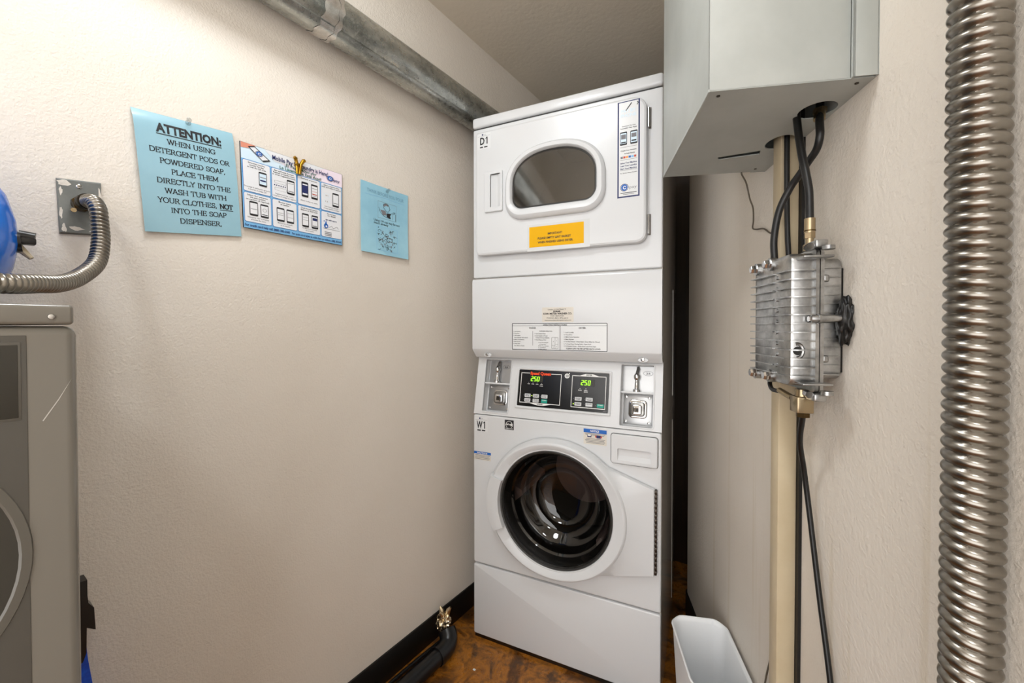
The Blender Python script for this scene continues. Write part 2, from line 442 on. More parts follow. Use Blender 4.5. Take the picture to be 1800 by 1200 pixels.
# dryer case and top
hole_d = dshape(.172, .50, 1.595, 1.69, 1.806, .045)
b = mb_(); b.holed(rrect(.0, W, 1.372, 1.937, (.006, .006, .006, .006)), hole_d, 0, .012, 'white', .005)
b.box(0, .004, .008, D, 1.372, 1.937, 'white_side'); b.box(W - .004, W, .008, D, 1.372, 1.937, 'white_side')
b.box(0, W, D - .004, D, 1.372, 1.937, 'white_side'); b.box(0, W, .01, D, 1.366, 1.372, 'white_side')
b.build('dryer_cabinet', SM)
b = mb_(); b.box(-.001, W + .001, -.006, D, 1.941, 1.980, 'white', .009, 4); b.box(.004, W - .004, .004, D - .01, 1.933, 1.943, 'seam'); b.build('top_panel', SM)
# dryer drum seen through the window
b = mb_(); c = (.336, 1.70)
b.loft([[(p[0], y, p[1]) for p in circle(c[0], c[1], r, n=40)] for r, y in ((.20, .02), (.255, .06), (.255, .45), (.02, .47))], 'drum_grey', True, False, True)
b.build('dryer_drum', SM)
# dryer door
dout = rrect(.0245, .6405, 1.4525, 1.9135, (.02, .03, .045, .012), 8)
b = mb_(); b.holed(dout, hole_d, -.026, -.006, 'white', .008)
door = b.build('dryer_door', SM)
b = mb_(); b.loft([[(p[0], y, p[1]) for p in inset(dout, i)] for i, y in ((.010, -.007), (.010, .0), (.03, .0), (.03, -.007))], 'seam'); b.build('door_seal', door)
o1 = dshape(.152, .514, 1.567, 1.68, 1.823, .07); gl = dshape(.180, .484, 1.606, 1.69, 1.799, .04)
b = mb_()
mid = lambda k: [(a[0] * (1 - k) + c_[0] * k, a[1] * (1 - k) + c_[1] * k) for a, c_ in zip(o1, gl)]
b.loft([[(p[0], y, p[1]) for p in q] for q, y in ((o1, -.026), (o1, -.033), (inset(o1, .0025), -.0375), (mid(.35), -.044), (mid(.8), -.042), (mid(.93), -.038), (gl, -.03), (gl, -.01))], 'white_plastic')
b.build('window_bezel', door)
b = mb_(); b.slab(gl, -.028, -.024, 'glass_dry'); b.loft([[(p[0], y, p[1]) for p in q] for q, y in ((gl, -.0285), (inset(gl, .004), -.0295), (inset(gl, .006), -.028))], 'gasket')
b.build('window_glass', door)
b = mb_(); hf = rrect(.066, .141, 1.608, 1.757, .006, 4); hi = rrect(.091, .134, 1.624, 1.745, .004, 4)
b.holed(hf, hi, -.034, -.024, 'white_plastic', .003)
x0, x1, z0, z1 = .091, .134, 1.624, 1.745
b.add([(x0, -.034, z0), (x1, -.034, z0), (x1, -.034, z1), (x0, -.034, z1), (x0, -.014, z0), (x0, -.014, z1), (x1, -.032, z0), (x1, -.032, z1)],
      [[0, 4, 6, 1], [3, 5, 7, 2], [0, 4, 5, 3], [4, 6, 7, 5]], 'white_plastic')
b.build('door_handle', door)
for z in (1.845, 1.51):
    b = mb_(); b.cyl((.6445, -.008, z - .03), (.6445, -.008, z + .03), .0042, 'chrome', 12); b.box(.644, .651, -.003, .0, z - .033, z + .033, 'hinge'); b.build('hinge', door)

# stickers of the dryer
a = Art(flat(-.0262)); x0, z0 = .034, 1.846
a.rr(x0, z0, x0 + .056, z0 + .058, .002, 'label', 0); a.rect(x0 + .002, z0 + .0475, x0 + .054, z0 + .0482, 'grey_ink')
a.poly(circle(x0 + .022, z0 + .053, .0032, n=14), 'navy'); a.text('pay', x0 + .027, x0 + .036, z0 + .0515, z0 + .0545, 'grey_ink')
a.text('D', x0 + .012, x0 + .031, z0 + .017, z0 + .043, 'ink', .03); one(a, x0 + .034, z0 + .017, .0095, .026); a.rect(x0 + .011, z0 + .005, x0 + .024, z0 + .0095, 'ink'); a.rect(x0 + .029, z0 + .005, x0 + .043, z0 + .0095, 'ink')
a.build('unit_sticker', door)

def pay_logo(a, cx, cy, r, layer=2):
    a.poly(circle(cx, cy, r, n=24), 'blue_ink', layer); a.ring(circle(cx, cy, r * 1.3, r * 1.18, n=24), r * .16, 'navy', layer)
    a.ring(circle(cx + r * .1, cy - r * .05, r * .55, n=18), r * .22, 'white_ink', layer + 1)
    a.poly([(cx, cy + r * .1), (cx + r * .8, cy + r * .1), (cx + r * .5, cy - r * .3)], 'blue_ink', layer + 2)
def phone(a, x0, y0, x1, y1, scr='white_ink', bars=()):
    w = x1 - x0; hh = y1 - y0
    a.rr(x0, y0, x1, y1, w * .12, 'ink', 2); a.rect(x0 + w * .08, y0 + hh * .12, x1 - w * .08, y1 - hh * .1, scr, 3)
    for (q0, q1, mat) in bars: a.rect(x0 + w * .16, y0 + hh * q0, x1 - w * .16, y0 + hh * q1, mat, 4)
# vertical mobile-pay strip
a = Art(flat(-.0262, .0003)); X0, X1, Z0, Z1 = .551, .620, 1.598, 1.902
a.rect(X0, Z0, X1, Z1, 'navy', 0); a.rect(X0 + .0045, Z0 + .0045, X1 - .0045, Z1 - .003, 'label', 1)
a.line([(X0 + .026, Z1 - .03), (X0 + .044, Z1 - .008)], .003, 'ink'); a.line([(X0 + .060, Z1 - .007), (X0 + .064, Z1 - .012), (X0 + .060, Z1 - .018)], .0022, 'ink')
a.text('PAY BY', X0 + .012, X0 + .056, Z1 - .036, Z1 - .026, 'pale_blue', .02); a.text('PHONE', X0 + .010, X0 + .058, Z1 - .050, Z1 - .040, 'pale_blue', .02)
a.text('Download The Free', X0 + .014, X0 + .056, Z1 - .080, Z1 - .077, 'ink', .02); a.text('Laundry Pay App', X0 + .010, X0 + .060, Z1 - .087, Z1 - .083, 'ink', .02)
phone(a, X0 + .008, Z1 - .138, X0 + .030, Z1 - .096, 'pale_blue', ((.15, .25, 'ink'), (.45, .8, 'grey_ink'))); phone(a, X0 + .040, Z1 - .138, X0 + .062, Z1 - .096, 'pale_blue', ((.2, .3, 'ink'), (.5, .8, 'grey_ink')))
for z in (Z1 - .145, Z1 - .185, Z1 - .218): a.rect(X0 + .008, z, X0 + .061, z + .001, 'grey_ink', 2)
a.text('Create Your Account', X0 + .010, X0 + .059, Z1 - .157, Z1 - .1535, 'ink', .03); a.text('& Add Funds', X0 + .022, X0 + .054, Z1 - .167, Z1 - .1635, 'ink', .03)
for k, mt in enumerate(('grey_ink', 'brick_ink', 'orange_ink', 'blue_ink', 'mid_blue', 'brick_ink')): a.rect(X0 + .010 + k * .0083, Z1 - .180, X0 + .017 + k * .0083, Z1 - .1735, mt, 2)
for k, t in enumerate(('Select Your Machine', 'Load Your Laundry', 'Start Your Machine')): a.text(t, X0 + .009, X0 + .060, Z1 - .197 - k * .009, Z1 - .192 - k * .009, 'navy', .03)
a.text('For Service Please Contact', X0 + .009, X0 + .061, Z1 - .228, Z1 - .225, 'ink', .02)
pay_logo(a, X0 + .022, Z0 + .032, .010); a.text('pay', X0 + .038, X0 + .060, Z0 + .027, Z0 + .036, 'grey_ink')
a.rect(X0 + .010, Z0 + .0135, X0 + .060, Z0 + .0155, 'ink', 2); a.rect(X0 + .018, Z0 + .009, X0 + .052, Z0 + .0105, 'grey_ink', 2)
lab(a.build('payment_sticker', door), 'tall narrow white sticker with navy border')
# yellow lint notice
a = Art(flat(-.0262, .0003)); a.rect(.237, 1.452, .462, 1.545, 'tape', 0)
a.rect(.2445, 1.4655, .4415, 1.537, 'yellow', 1)
a.text('IMPORTANT!', .314, .366, 1.5055, 1.5125, 'ink', .03); a.text('PLEASE EMPTY LINT BASKET', .277, .397, 1.4915, 1.4985, 'ink', .03); a.text('WHEN FINISHED USING DRYER.', .277, .405, 1.4775, 1.4845, 'ink', .03)
lab(a.build('lint_notice', door), 'yellow notice')

# access panel under the dryer with a lip leaning in
b = mb_()
pr = [(.012, 1.367), (-.002, 1.367), (-.0055, 1.3635), (-.007, 1.358), (-.007, 1.104), (-.0055, 1.099), (.022, 1.070), (.03, 1.070), (.03, 1.367)]
b.loft([[(x, y, z) for y, z in pr] for x in (.0, W)], 'white', True, True, True)
ap = b.build('access_panel', SM)
b = mb_()
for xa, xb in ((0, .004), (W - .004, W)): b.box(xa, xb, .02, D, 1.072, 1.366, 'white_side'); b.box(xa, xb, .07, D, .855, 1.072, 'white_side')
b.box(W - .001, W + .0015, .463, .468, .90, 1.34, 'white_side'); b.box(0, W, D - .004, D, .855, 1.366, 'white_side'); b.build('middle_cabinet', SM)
for x in (.0605, .6285):
    b = mb_(); b.xf = lambda v, x=x: L((x + v[0], .0025 + v[1], 1.0815 + v[2]))
    b.slab([(p[0], p[1]) for p in circle(0, 0, .0065, n=18)], -.007, .002, 'chrome', .002); b.box(-.005, .005, -.0075, -.006, -.0006, .0006, 'seam')
    s_ = b.build('screw', ap)
    b = mb_(); b.xf = lambda v, x=x: L((x + v[0], .006 + v[1], 1.079 + v[2]))
    b.loft([[(p[0], -.001, p[1]) for p in circle(0, 0, .017, .0075, 24)], [(p[0], -.0035, p[1]) for p in circle(0, 0, .015, .0065, 24)]], 'white', True, True, True); b.build('screw_boss', ap)
# labels on the access panel
a = Art(flat(-.0074)); X0, X1, Z0, Z1 = .168, .517, 1.1035, 1.1995
fr = rrect(X0, X1, Z0, Z1, .003, 3); a.rr(X0 - .002, Z0 - .002, X1 + .002, Z1 + .002, .003, 'label', 0); a.ring(fr, .0022, 'ink')
zz = Z1 - .0105; a.rect(X0, zz, X1, zz + .001, 'ink'); a.rect(X0 + .184, Z0, X0 + .186, zz, 'ink'); a.rect(X0 + .082, Z0 + .016, X0 + .083, Z1 - .028, 'ink')
a.text('OPERATING INSTRUCTIONS', X0 + .121, X0 + .209, Z1 - .0088, Z1 - .0038, 'ink', .02)
a.text('WASHER', X0 + .068, X0 + .095, Z1 - .0195, Z1 - .0145, 'ink', .02); a.text('DRYER', X0 + .252, X0 + .276, Z1 - .0195, Z1 - .0145, 'ink', .02)
def lines(x, z, dz, rows, h=.0032, k=.0019):
    for i, r in enumerate(rows):
        ind = len(r) - len(r.lstrip()); r = r.strip(); a.text(r, x + ind * .002, x + ind * .002 + len(r) * k, z - i * dz, z - i * dz + h, 'ink', .015)
lines(X0 + .006, Z1 - .031, .0074, ['1. Load Laundry', '2. Close Door', '3. Add Supplies', '  (See Dispenser Instructions)', '4. Make Cycle Selection', '5. Make Payment', '6. Press Start', '  (Door Must be Closed)'])
a.text('DISPENSER OPERATION', X0 + .108, X0 + .156, Z1 - .030, Z1 - .0265, 'ink', .02)
lines(X0 + .090, Z1 - .039, .0072, ['1. Open Dispenser Door', '2. Load Supplies in Proper', '  Compartments (as Indicated)', '3. Close Dispenser Door'])
lines(X0 + .104, Z1 - .070, .006, ['A. Pre-Wash Detergent', '  (If Required)', 'B. Main Wash Detergent', 'C. Liquid Bleach', 'D. Fabric Softener'], .0028, .0018)
gx, gz = X0 + .154, Z0 + .006
a.ring(rrect(gx, gx + .024, gz, gz + .040, .001, 1), .0008, 'ink'); a.rect(gx + .0125, gz, gx + .0132, gz + .04, 'ink'); a.rect(gx, gz + .011, gx + .0125, gz + .0117, 'ink'); a.rect(gx + .0125, gz + .016, gx + .024, gz + .0167, 'ink')
for t, px, pz in (('B', .0055, .024), ('A', .017, .027), ('C', .0055, .004), ('D', .017, .006)): a.text(t, gx + px, gx + px + .0025, gz + pz, gz + pz + .003, 'ink')
lines(X0 + .199, Z1 - .034, .0079, ['1. Load Laundry', '2. Close Door', '3. Make Cycle Selection', '4. Make Payment', '5. To Start Dryer - Press Start - Door Must be Closed', '6. To Stop Dryer During Cycle - Open Door', '7. To Restart Dryer - Close Door and Press Start'], .0036, .00235)
a.text('CLEAN LINT FILTER AFTER EACH LOAD', X0 + .207, X0 + .326, Z0 + .006, Z0 + .0105, 'ink', .025)
lab(a.build('instruction_sticker', ap), 'wide black-framed instruction sticker')
a = Art(flat(-.0074)); X0, X1, Z0, Z1 = .286, .401, 1.203, 1.2545
a.rr(X0, Z0, X1, Z1, .003, 'cream_label', 0)
for t, p, q, z, h, bd in (('Under CONTRACT', .022, .088, .042, .0045, 0), ('EVANS', .042, .068, .0345, .0055, .04), ('COIN METER WASHER CO.', .004, .110, .0265, .006, .03), ('FOR SERVICE', .032, .080, .0195, .004, .01), ('PHONE (801) 872-6612', .018, .096, .012, .0045, 0), ('www.evanslaundryequipment.com', .010, .107, .005, .0035, .01)):
    a.text(t, X0 + p, X0 + q, Z0 + z, Z0 + z + h, 'ink', bd)
lab(a.build('service_sticker', ap), 'small cream service sticker')

# control console, leaning back towards its top
CA = math.atan2(.043, .2185)
def ct(v): return L((v[0], .002 + v[1] * math.cos(CA) + v[2] * math.sin(CA), .8525 + v[2] * math.cos(CA) - v[1] * math.sin(CA)))
CH = .222
coinL = rrect(.036, .143, .012, .210, .004, 3); coinR = rrect(.5545, .6585, .010, .211, .004, 3)
bm = MB(ct)
# front face with the two coin wells: three plates
bm.holed([(0, 0), (.158, 0), (.158, CH), (0, CH)], coinL, 0, .01, 'white', .0)
bm.holed([(.542, 0), (W, 0), (W, CH), (.542, CH)], coinR, 0, .01, 'white', .0)
bm.box(.158, .542, 0, .01, 0.0, CH, 'white')
for xa, xb in ((0, .004), (W - .004, W)):
    bm.xf = L; bm.loft([[(x, y, z) for y, z in ((.003, .8535), (.0455, 1.07), (.075, 1.07), (.075, .8535))] for x in (xa, xb)], 'white_side', True, True, True); bm.xf = ct
bm.box(0, W, .0, .02, CH - .002, CH + .004, 'white')
cons = bm.build('control_console', SM)
def coin(wx0, wx1, wz0, wz1, px, lx, name):
    div = wz0 + (wz1 - wz0) * .545
    w = MB(ct); dp = .034
    ring = rrect(wx0, wx1, wz0, wz1, .004, 3)
    w.loft([[(p[0], y, p[1]) for p in ring] for y in (0, dp)], 'white_plastic', True, False, True)
    w.ring = None
    w.box(wx0, wx1, .004, dp, div - .003, div + .003, 'white_plastic', .001, 2)
    w.box(wx0 + .003, wx1 - .003, dp - .002, dp - .001, div + .004, wz1 - .002, 'satin')
    t = w.build('coin_well', SM)
    g = MB(ct); g.loft([[(p[0], y, p[1]) for p in rrect(wx0 - i, wx1 + i, wz0 - i, wz1 + i, .004 + i, 3)] for i, y in ((.0, .002), (.001, -.002), (.004, -.002), (.005, .001))], 'white_plastic'); g.build('well_rim', t)
    # chrome coin pin with a ball
    c_ = MB(ct); zc = div + .003
    prof = [(.0115, 0), (.0115, .008), (.007, .011), (.006, .034), (.0045, .038), (.008, .042), (.0105, .049), (.010, .055), (.006, .061), (.004, .066)]
    c_.loft([[(px + r * math.cos(2 * PI * i / 18), dp * .55 + r * math.sin(2 * PI * i / 18), zc + hh) for i in range(18)] for r, hh in prof], 'chrome', True, True, True)
    c_.tube([(px, dp * .55, zc + .062), (px + .003, dp * .7, zc + .078), (px + .002, dp * .8, wz1 - .006)], .005, 'steel', 10)
    c_.build('coin_pin', t)
    # oval coin mark
    ar = Art(lambda x, z, l: ct((x, dp - .0022 - l * .0003, z))); ox = px + (.034 if px > .4 else .030); oz = wz1 - .024
    ar.ring(circle(ox, oz, .016, .008, 20), .0012, 'grey_ink'); ar.text('25', ox - .007, ox + .007, oz - .003, oz + .003, 'ink', .02); ar.build('coin_mark', t)
    # square lock on its plate
    p_ = MB(ct); zl = wz0 + (div - wz0) * .52; pw = (wx1 - wx0) / 2 - .006; pcx = (wx0 + wx1) / 2
    p_.box(pcx - pw, pcx + pw, dp - .004, dp - .001, wz0 + .006, div - .005, 'satin', .001, 2)
    pl = p_.build('lock_plate', t)
    for dx in (-1, 1):
        for zz in (wz0 + .014, div - .014):
            s_ = MB(ct); s_.slab(circle(pcx + dx * (pw - .009), zz, .0048, n=14), dp - .0085, dp - .003, 'chrome', .002); s_.build('screw', pl)
    k = MB(ct); k.slab(rrect(lx - .030, lx + .030, zl - .030, zl + .030, .013, 5), dp - .009, dp - .003, 'chrome', .004)
    k.slab(rrect(lx - .024, lx + .024, zl - .024, zl + .024, .011, 5), dp - .016, dp - .006, 'steel', .005)
    k.slab(rrect(lx - .016, lx + .015, zl - .019, zl + .013, .006, 4), dp - .024, dp - .012, 'chrome', .004)
    k.slab(rrect(lx - .008, lx + .006, zl - .011, zl + .004, .002, 3), dp - .0248, dp - .022, 'hinge'); k.slab(rrect(lx - .003, lx + .004, zl - .007, zl + .000, .001, 2), dp - .0252, dp - .024, 'seam')
    k.build('lock', pl)
coin(.036, .143, .012, .210, .078, .095, 'l')
coin(.5545, .6585, .010, .211, .603, .607, 'r')
# control panel
PX0, PX1, PZ0, PZ1 = .172, .524, .036, .186
b = MB(ct); b.loft([[(p[0], y, p[1]) for p in rrect(PX0 + i, PX1 - i, PZ0 + i, PZ1 - i, .004, 4)] for i, y in ((0, .004), (0, -.004), (.002, -.0055), (.006, -.005), (.0085, -.002))], 'white_plastic', True, True, True)
cpn = b.build('control_panel', SM)
bx0, bx1, bz0, bz1 = PX0 + .0085, PX1 - .0085, PZ0 + .0085, PZ1 - .0085
def pm(p, q, l): return ct((bx0 + p * (bx1 - bx0), -.0023 - l * .0003, bz1 - q * (bz1 - bz0)))
class PA(Art):   # panel art measured from the top left in fractions
    def r(s, p0, q0, p1, q1, mat, l=1): return s.rect(p0, q0, p1, q1, mat, l)
    def t(s, txt, p0, p1, q0, q1, mat, bold=0, l=2):
        v, f = text_mesh(txt, bold); ax = min(x for x, _ in v); ex = max(x for x, _ in v)
        s.mb.add([s.mp(p0 + (x - ax) / (ex - ax) * (p1 - p0), q1 - y / .70 * (q1 - q0), l) for x, y in v], f, mat)
a = PA(pm); a.r(0, 0, 1, 1, 'panel_black', 0)
w_ = .006
a.line([(.03, .09), (.13, .09)], .018, 'white_ink'); a.line([(.378, .09), (.492, .09)], .018, 'white_ink')
a.line([(.03, .08), (.03, .9)], w_, 'white_ink'); a.line([(.492, .08), (.492, .9)], w_, 'white_ink'); a.line([(.027, .9), (.495, .9)], .018, 'white_ink')
a.poly([(.14, .905), (.235, .955), (.305, .955), (.40, .905)], 'white_ink', 1); a.t('WASHER', .235, .302, .905, .94, 'ink', .03, 3)
a.t('Speed Queen', .135, .373, .05, .128, 'red_ink', .05)
a.line([(.615, .09), (.615, .91)], w_, 'white_ink'); a.line([(.968, .09), (.968, .91)], w_, 'white_ink'); a.line([(.612, .095), (.971, .095)], .018, 'white_ink'); a.line([(.612, .91), (.971, .91)], .018, 'white_ink')
a.poly([(.69, .09), (.755, .035), (.83, .035), (.90, .09)], 'white_ink', 1); a.t('DRYER', .762, .823, .048, .082, 'ink', .03, 3)
a.poly([(.555 + .027 * math.cos(t * PI / 12), .115 + .064 * math.sin(t * PI / 12)) for t in range(24)], 'white_ink', 1); a.poly([(.555 + .016 * math.cos(t * PI / 12), .115 + .038 * math.sin(t * PI / 12)) for t in range(24)], 'panel_black', 2)
a.poly([(.555, .075), (.564, .115), (.555, .155), (.546, .115)], 'white_ink', 3); a.poly([(.57, .06), (.582, .03), (.585, .06)], 'white_ink', 1)
for p, n2 in ((.122, 1), (.172, 1), (.222, 1), (.272, 2)):
    a.r(p - .002, .345, p + .002, .355, 'white_ink'); a.t(('WASH', 'RINSE', 'SPIN', 'ADD')[int((p - .122) / .05 + .1)], p - .014, p + .014, .375, .395, 'white_ink', .03)
    if n2 == 2: a.t('CYCLE', p - .018, p + .018, .42, .44, 'white_ink', .03)
for p, ts in ((.702, ('DRYING',)), (.765, ('COOL', 'DOWN'))):
    a.r(p - .004, .415, p + .004, .43, 'white_ink')
    for i, t in enumerate(ts): a.t(t, p - .019, p + .019, .455 + i * .04, .48 + i * .04, 'white_ink', .03)
a.r(.95, .955, .985, .97, 'grey_ink')
a.build('panel_overlay', cpn)
def seg7(a, ch, x, y, w, h, mat):
    on = {'2': 'abged', '5': 'afgcd', '0': 'abcdef', '8': 'abcdefg'}[ch]; t = h * .13; sl = lambda q: (y + h - q) / h * w * .22
    S = {'a': (0, 0, 1, 0), 'g': (0, .5, 1, .5), 'd': (0, 1, 1, 1), 'f': (0, 0, 0, .5), 'b': (1, 0, 1, .5), 'e': (0, .5, 0, 1), 'c': (1, .5, 1, 1)}
    for k in on:
        u0, v0, u1, v1 = S[k]
        P = lambda u, v: (x + u * w + sl(y + v * h), y + v * h)
        p, q = P(u0, v0), P(u1, v1)
        if v0 == v1: a.poly([(p[0] - .002, p[1] - t / 2), (q[0] + .002, q[1] - t / 2), (q[0] + .002, q[1] + t / 2), (p[0] - .002, p[1] + t / 2)], mat, 3)
        else: a.poly([(p[0] - .0045, p[1]), (p[0] + .0045, p[1]), (q[0] + .0045, q[1]), (q[0] - .0045, q[1])], mat, 3)
for (p0, q0, q1) in ((.148, .185, .30), (.712, .21, .325)):
    d = PA(pm); d.r(p0 - .018, q0 - .035, p0 + .142, q1 + .035, 'black', 1)
    for i, ch in enumerate('2508'): seg7(d, ch, p0 + i * .036, q0, .020, q1 - q0, 'led' if i < 3 else 'led_off')
    d.build('display', cpn)
def button(p0, q0, p1, q1, mat, txt):
    b = MB(); ring = [pm(p, q, 0) for p, q in rrect(p0, p1, q0, q1, .01, 3)]; r2 = [pm(p, q, 5) for p, q in rrect(p0 + .002, p1 - .002, q0 + .004, q1 - .004, .01, 3)]
    b.loft([ring, r2], mat, True, False, True)
    t_ = PA(pm); ink = 'ink' if mat == 'white_plastic' else 'white_ink'; cw = p1 - p0; chh = q1 - q0
    for i, tx in enumerate(txt): t_.t(tx, p0 + cw * .15, p1 - cw * .12, q0 + chh * (.2 + .34 * i), q0 + chh * (.42 + .34 * i), ink, .03, 6)
    b.v += t_.mb.v; off = len(b.v) - len(t_.mb.v)
    for f in t_.mb.f: b.f.append([off + k for k in f])
    for mm in t_.mb.m:
        if mm not in b.m: b.m.append(mm)
    b.mi += [b.m.index(t_.mb.m[i]) for i in t_.mb.mi]
    o = b.build('button', cpn)
    if mat == 'teal': lab(o, 'teal start button')
cap = [('HEAVY', 'SOIL'), ('NORMAL', 'SOIL'), ('LIGHT', 'SOIL'), ('WHITES', 'HOT'), ('COLORS', 'WARM'), ('START',)]
for i in range(6):
    p0 = .085 + (i % 3) * .098; q0 = .655 + (i // 3) * .125; button(p0, q0, p0 + .070, q0 + .098, 'teal' if i == 5 else 'white_plastic', cap[i])
for i, (p0, q0) in enumerate(((.652, .645), (.768, .645), (.652, .78), (.768, .78), (.885, .785))):
    button(p0, q0, p0 + .073, q0 + .095, 'teal' if i == 4 else 'white_plastic', [('HIGH', 'TEMP'), ('LOW', 'TEMP'), ('MED', 'TEMP'), ('DELICATES',), ('START',)][i])
for p, q, on in ((.074, .70, 0), (.170, .705, 1), (.268, .71, 0), (.074, .825, 0), (.170, .83, 0), (.268, .84, 0), (.640, .69, 0), (.757, .70, 0), (.640, .83, 1), (.757, .83, 0), (.873, .835, 0)):
    a = PA(pm); k = .006 if on else .003; a.poly([(p + k * math.cos(t * PI / 6), q + 2.3 * k * math.sin(t * PI / 6)) for t in range(12)], 'led_dot' if on else 'grey_ink', 2); a.build('indicator_light', cpn)

# washer case, front, lower panel, plinth
wc = (.336, .551)
hole_w = circle(wc[0], wc[1], .215, n=48)
b = mb_(); b.holed(rrect(.0, W, .2755, .8495, .007, 4), hole_w, 0, .012, 'white', .005); b.build('washer_front', SM)
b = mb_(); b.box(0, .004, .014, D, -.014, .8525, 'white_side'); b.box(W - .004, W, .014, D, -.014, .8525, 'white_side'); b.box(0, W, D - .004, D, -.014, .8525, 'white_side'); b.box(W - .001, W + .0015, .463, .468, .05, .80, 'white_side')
b.box(.004, W - .004, .016, .03, .265, .285, 'seam'); b.box(.004, W - .004, .012, .05, .846, .856, 'seam'); b.build('washer_cabinet', SM)
b = mb_(); b.slab(rrect(0, W, -.003, .2705, .007, 4), 0, .03, 'white', .005); b.build('lower_panel', SM)
b = mb_(); b.box(.003, W - .003, .006, .05, FLOOR, -.003, 'hinge'); b.build('toe_plinth', SM)
# drum and bowl
b = mb_(); b.loft([[(p[0], y, p[1]) for p in circle(wc[0], wc[1], r, n=48)] for r, y in ((.214, .012), (.19, .03), (.19, .06), (.235, .10), (.235, .38))], 'gasket' , True)
b.build('door_gasket', SM)
b = mb_(); b.loft([[(p[0], y, p[1]) for p in circle(wc[0], wc[1], r, n=48)] for r, y in ((.23, .10), (.236, .12), (.236, .40), (.10, .42), (.02, .42))], 'drum', True, False, True)
b.loft([[(p[0], y, p[1]) for p in circle(wc[0], wc[1], r, n=40)] for r, y in ((.15, .419), (.13, .405), (.02, .40))], 'drum_back', True, False, True)
for k in range(3):
    an = 1.2 + k * 2 * PI / 3
    b.loft([[(wc[0] + math.cos(an + da) * rr, y, wc[1] + math.sin(an + da) * rr) for da, rr in ((-.16, .235), (-.05, .19), (.05, .19), (.16, .235))] for y in (.13, .39)], 'drum_back', True, True, True)
b.build('washer_drum', SM)
# washer door
def ell(a, e=0): 
    c, s_ = math.cos(a), math.sin(a); rx, rz = .251 + e, .239 + e
    return 1 / math.sqrt((c / rx) ** 2 + (s_ / rz) ** 2)
NA = 144; hx = .668 - wc[0]; ht, hb = .673 - wc[1], .400 - wc[1]
# wedge polygon towards the hinge: tangents from the ring to the hinge corners
def ray_poly(a):
    R = ell(a, .005); c, s_ = math.cos(a), math.sin(a)
    poly = [(ell(.80) * math.cos(.80), ell(.80) * math.sin(.80)), (hx, ht), (hx, hb), (ell(-.98) * math.cos(.98), -ell(-.98) * math.sin(.98))]
    best = R
    for (p, q) in zip(poly, poly[1:]):
        dx, dz = q[0] - p[0], q[1] - p[1]; den = c * dz - s_ * dx
        if abs(den) < 1e-9: continue
        t = (p[0] * dz - p[1] * dx) / den; u = (p[0] * s_ - p[1] * c) / den
        if t > 0 and -.001 <= u <= 1.001: best = max(best, t)
    return best
angs = [2 * PI * i / NA for i in range(NA)] + [math.atan2(ht, hx), 2 * PI + math.atan2(hb, hx)]; angs.sort()
def dring(fr, y): return [(wc[0] + fr(a_) * math.cos(a_), y(a_) if callable(y) else y, wc[1] + fr(a_) * math.sin(a_)) for a_ in angs]
b = mb_()
b.loft([dring(ray_poly, -.003), dring(ray_poly, -.015), dring(lambda a_: ray_poly(a_) - .003, -.019), dring(lambda a_: max(ell(a_, .0045), min(ray_poly(a_) - .006, ell(a_, .008) + (ray_poly(a_) - ell(a_, .005)) * .15)), -.024),
        dring(lambda a_: ell(a_), -.034), dring(lambda a_: ell(a_, -.003), -.041), dring(lambda a_: ell(a_, -.008), -.0445), dring(lambda a_: ell(a_, -.012), -.0445), dring(lambda a_: .2105, -.033), dring(lambda a_: .2075, -.0335), dring(lambda a_: .2055, -.031), dring(lambda a_: .2055, -.006), dring(lambda a_: .214, -.003)], 'white_plastic')
wd_ = b.build('washer_door', SM)
b = mb_(); rings = []
for r, y in ((.2055, -.031), (.203, -.0335), (.198, -.032), (.194, -.026), (.187, .0), (.183, .018), (.176, .024), (.172, .040), (.164, .058), (.150, .066), (.142, .080), (.120, .094), (.108, .094), (.100, .104), (.080, .112), (.04, .116), (.005, .117)):
    rings.append([(p[0], y, p[1]) for p in circle(wc[0], wc[1], r, n=64)])
b.loft(rings[2:], 'glass_wash', True, False, True); gb = b.build('door_glass', wd_)
b = mb_(); b.loft(rings[:4], 'gasket'); b.build('glass_rim', wd_)
b = mb_()
ga = [math.radians(t) for t in range(158, 207, 3)]
def gring(off, y0): return None
sec = []
for a_ in ga:
    pts = [(ell(a_, .006), -.004), (ell(a_, .006), -.040), (ell(a_, .001), -.050), (.236, -.053), (.222, -.052), (.207, -.049), (.2045, -.02)]
    sec.append([(wc[0] + r * math.cos(a_), y, wc[1] + r * math.sin(a_)) for r, y in pts])
b.loft(sec, 'white_plastic', False); b.add(sec[0], [list(range(7))], 'white_plastic'); b.add(sec[-1], [list(range(7))], 'white_plastic')
b.build('door_handle', wd_)
b = mb_(); b.box(.668, .6745, -.014, -.0005, .402, .672, 'hinge', .001, 2)
for i in range(18): b.box(.667, .6755, -.016, -.001, .404 + i * .015, .404 + i * .015 + .012, 'hinge', .0015, 2)
b.build('hinge', wd_)
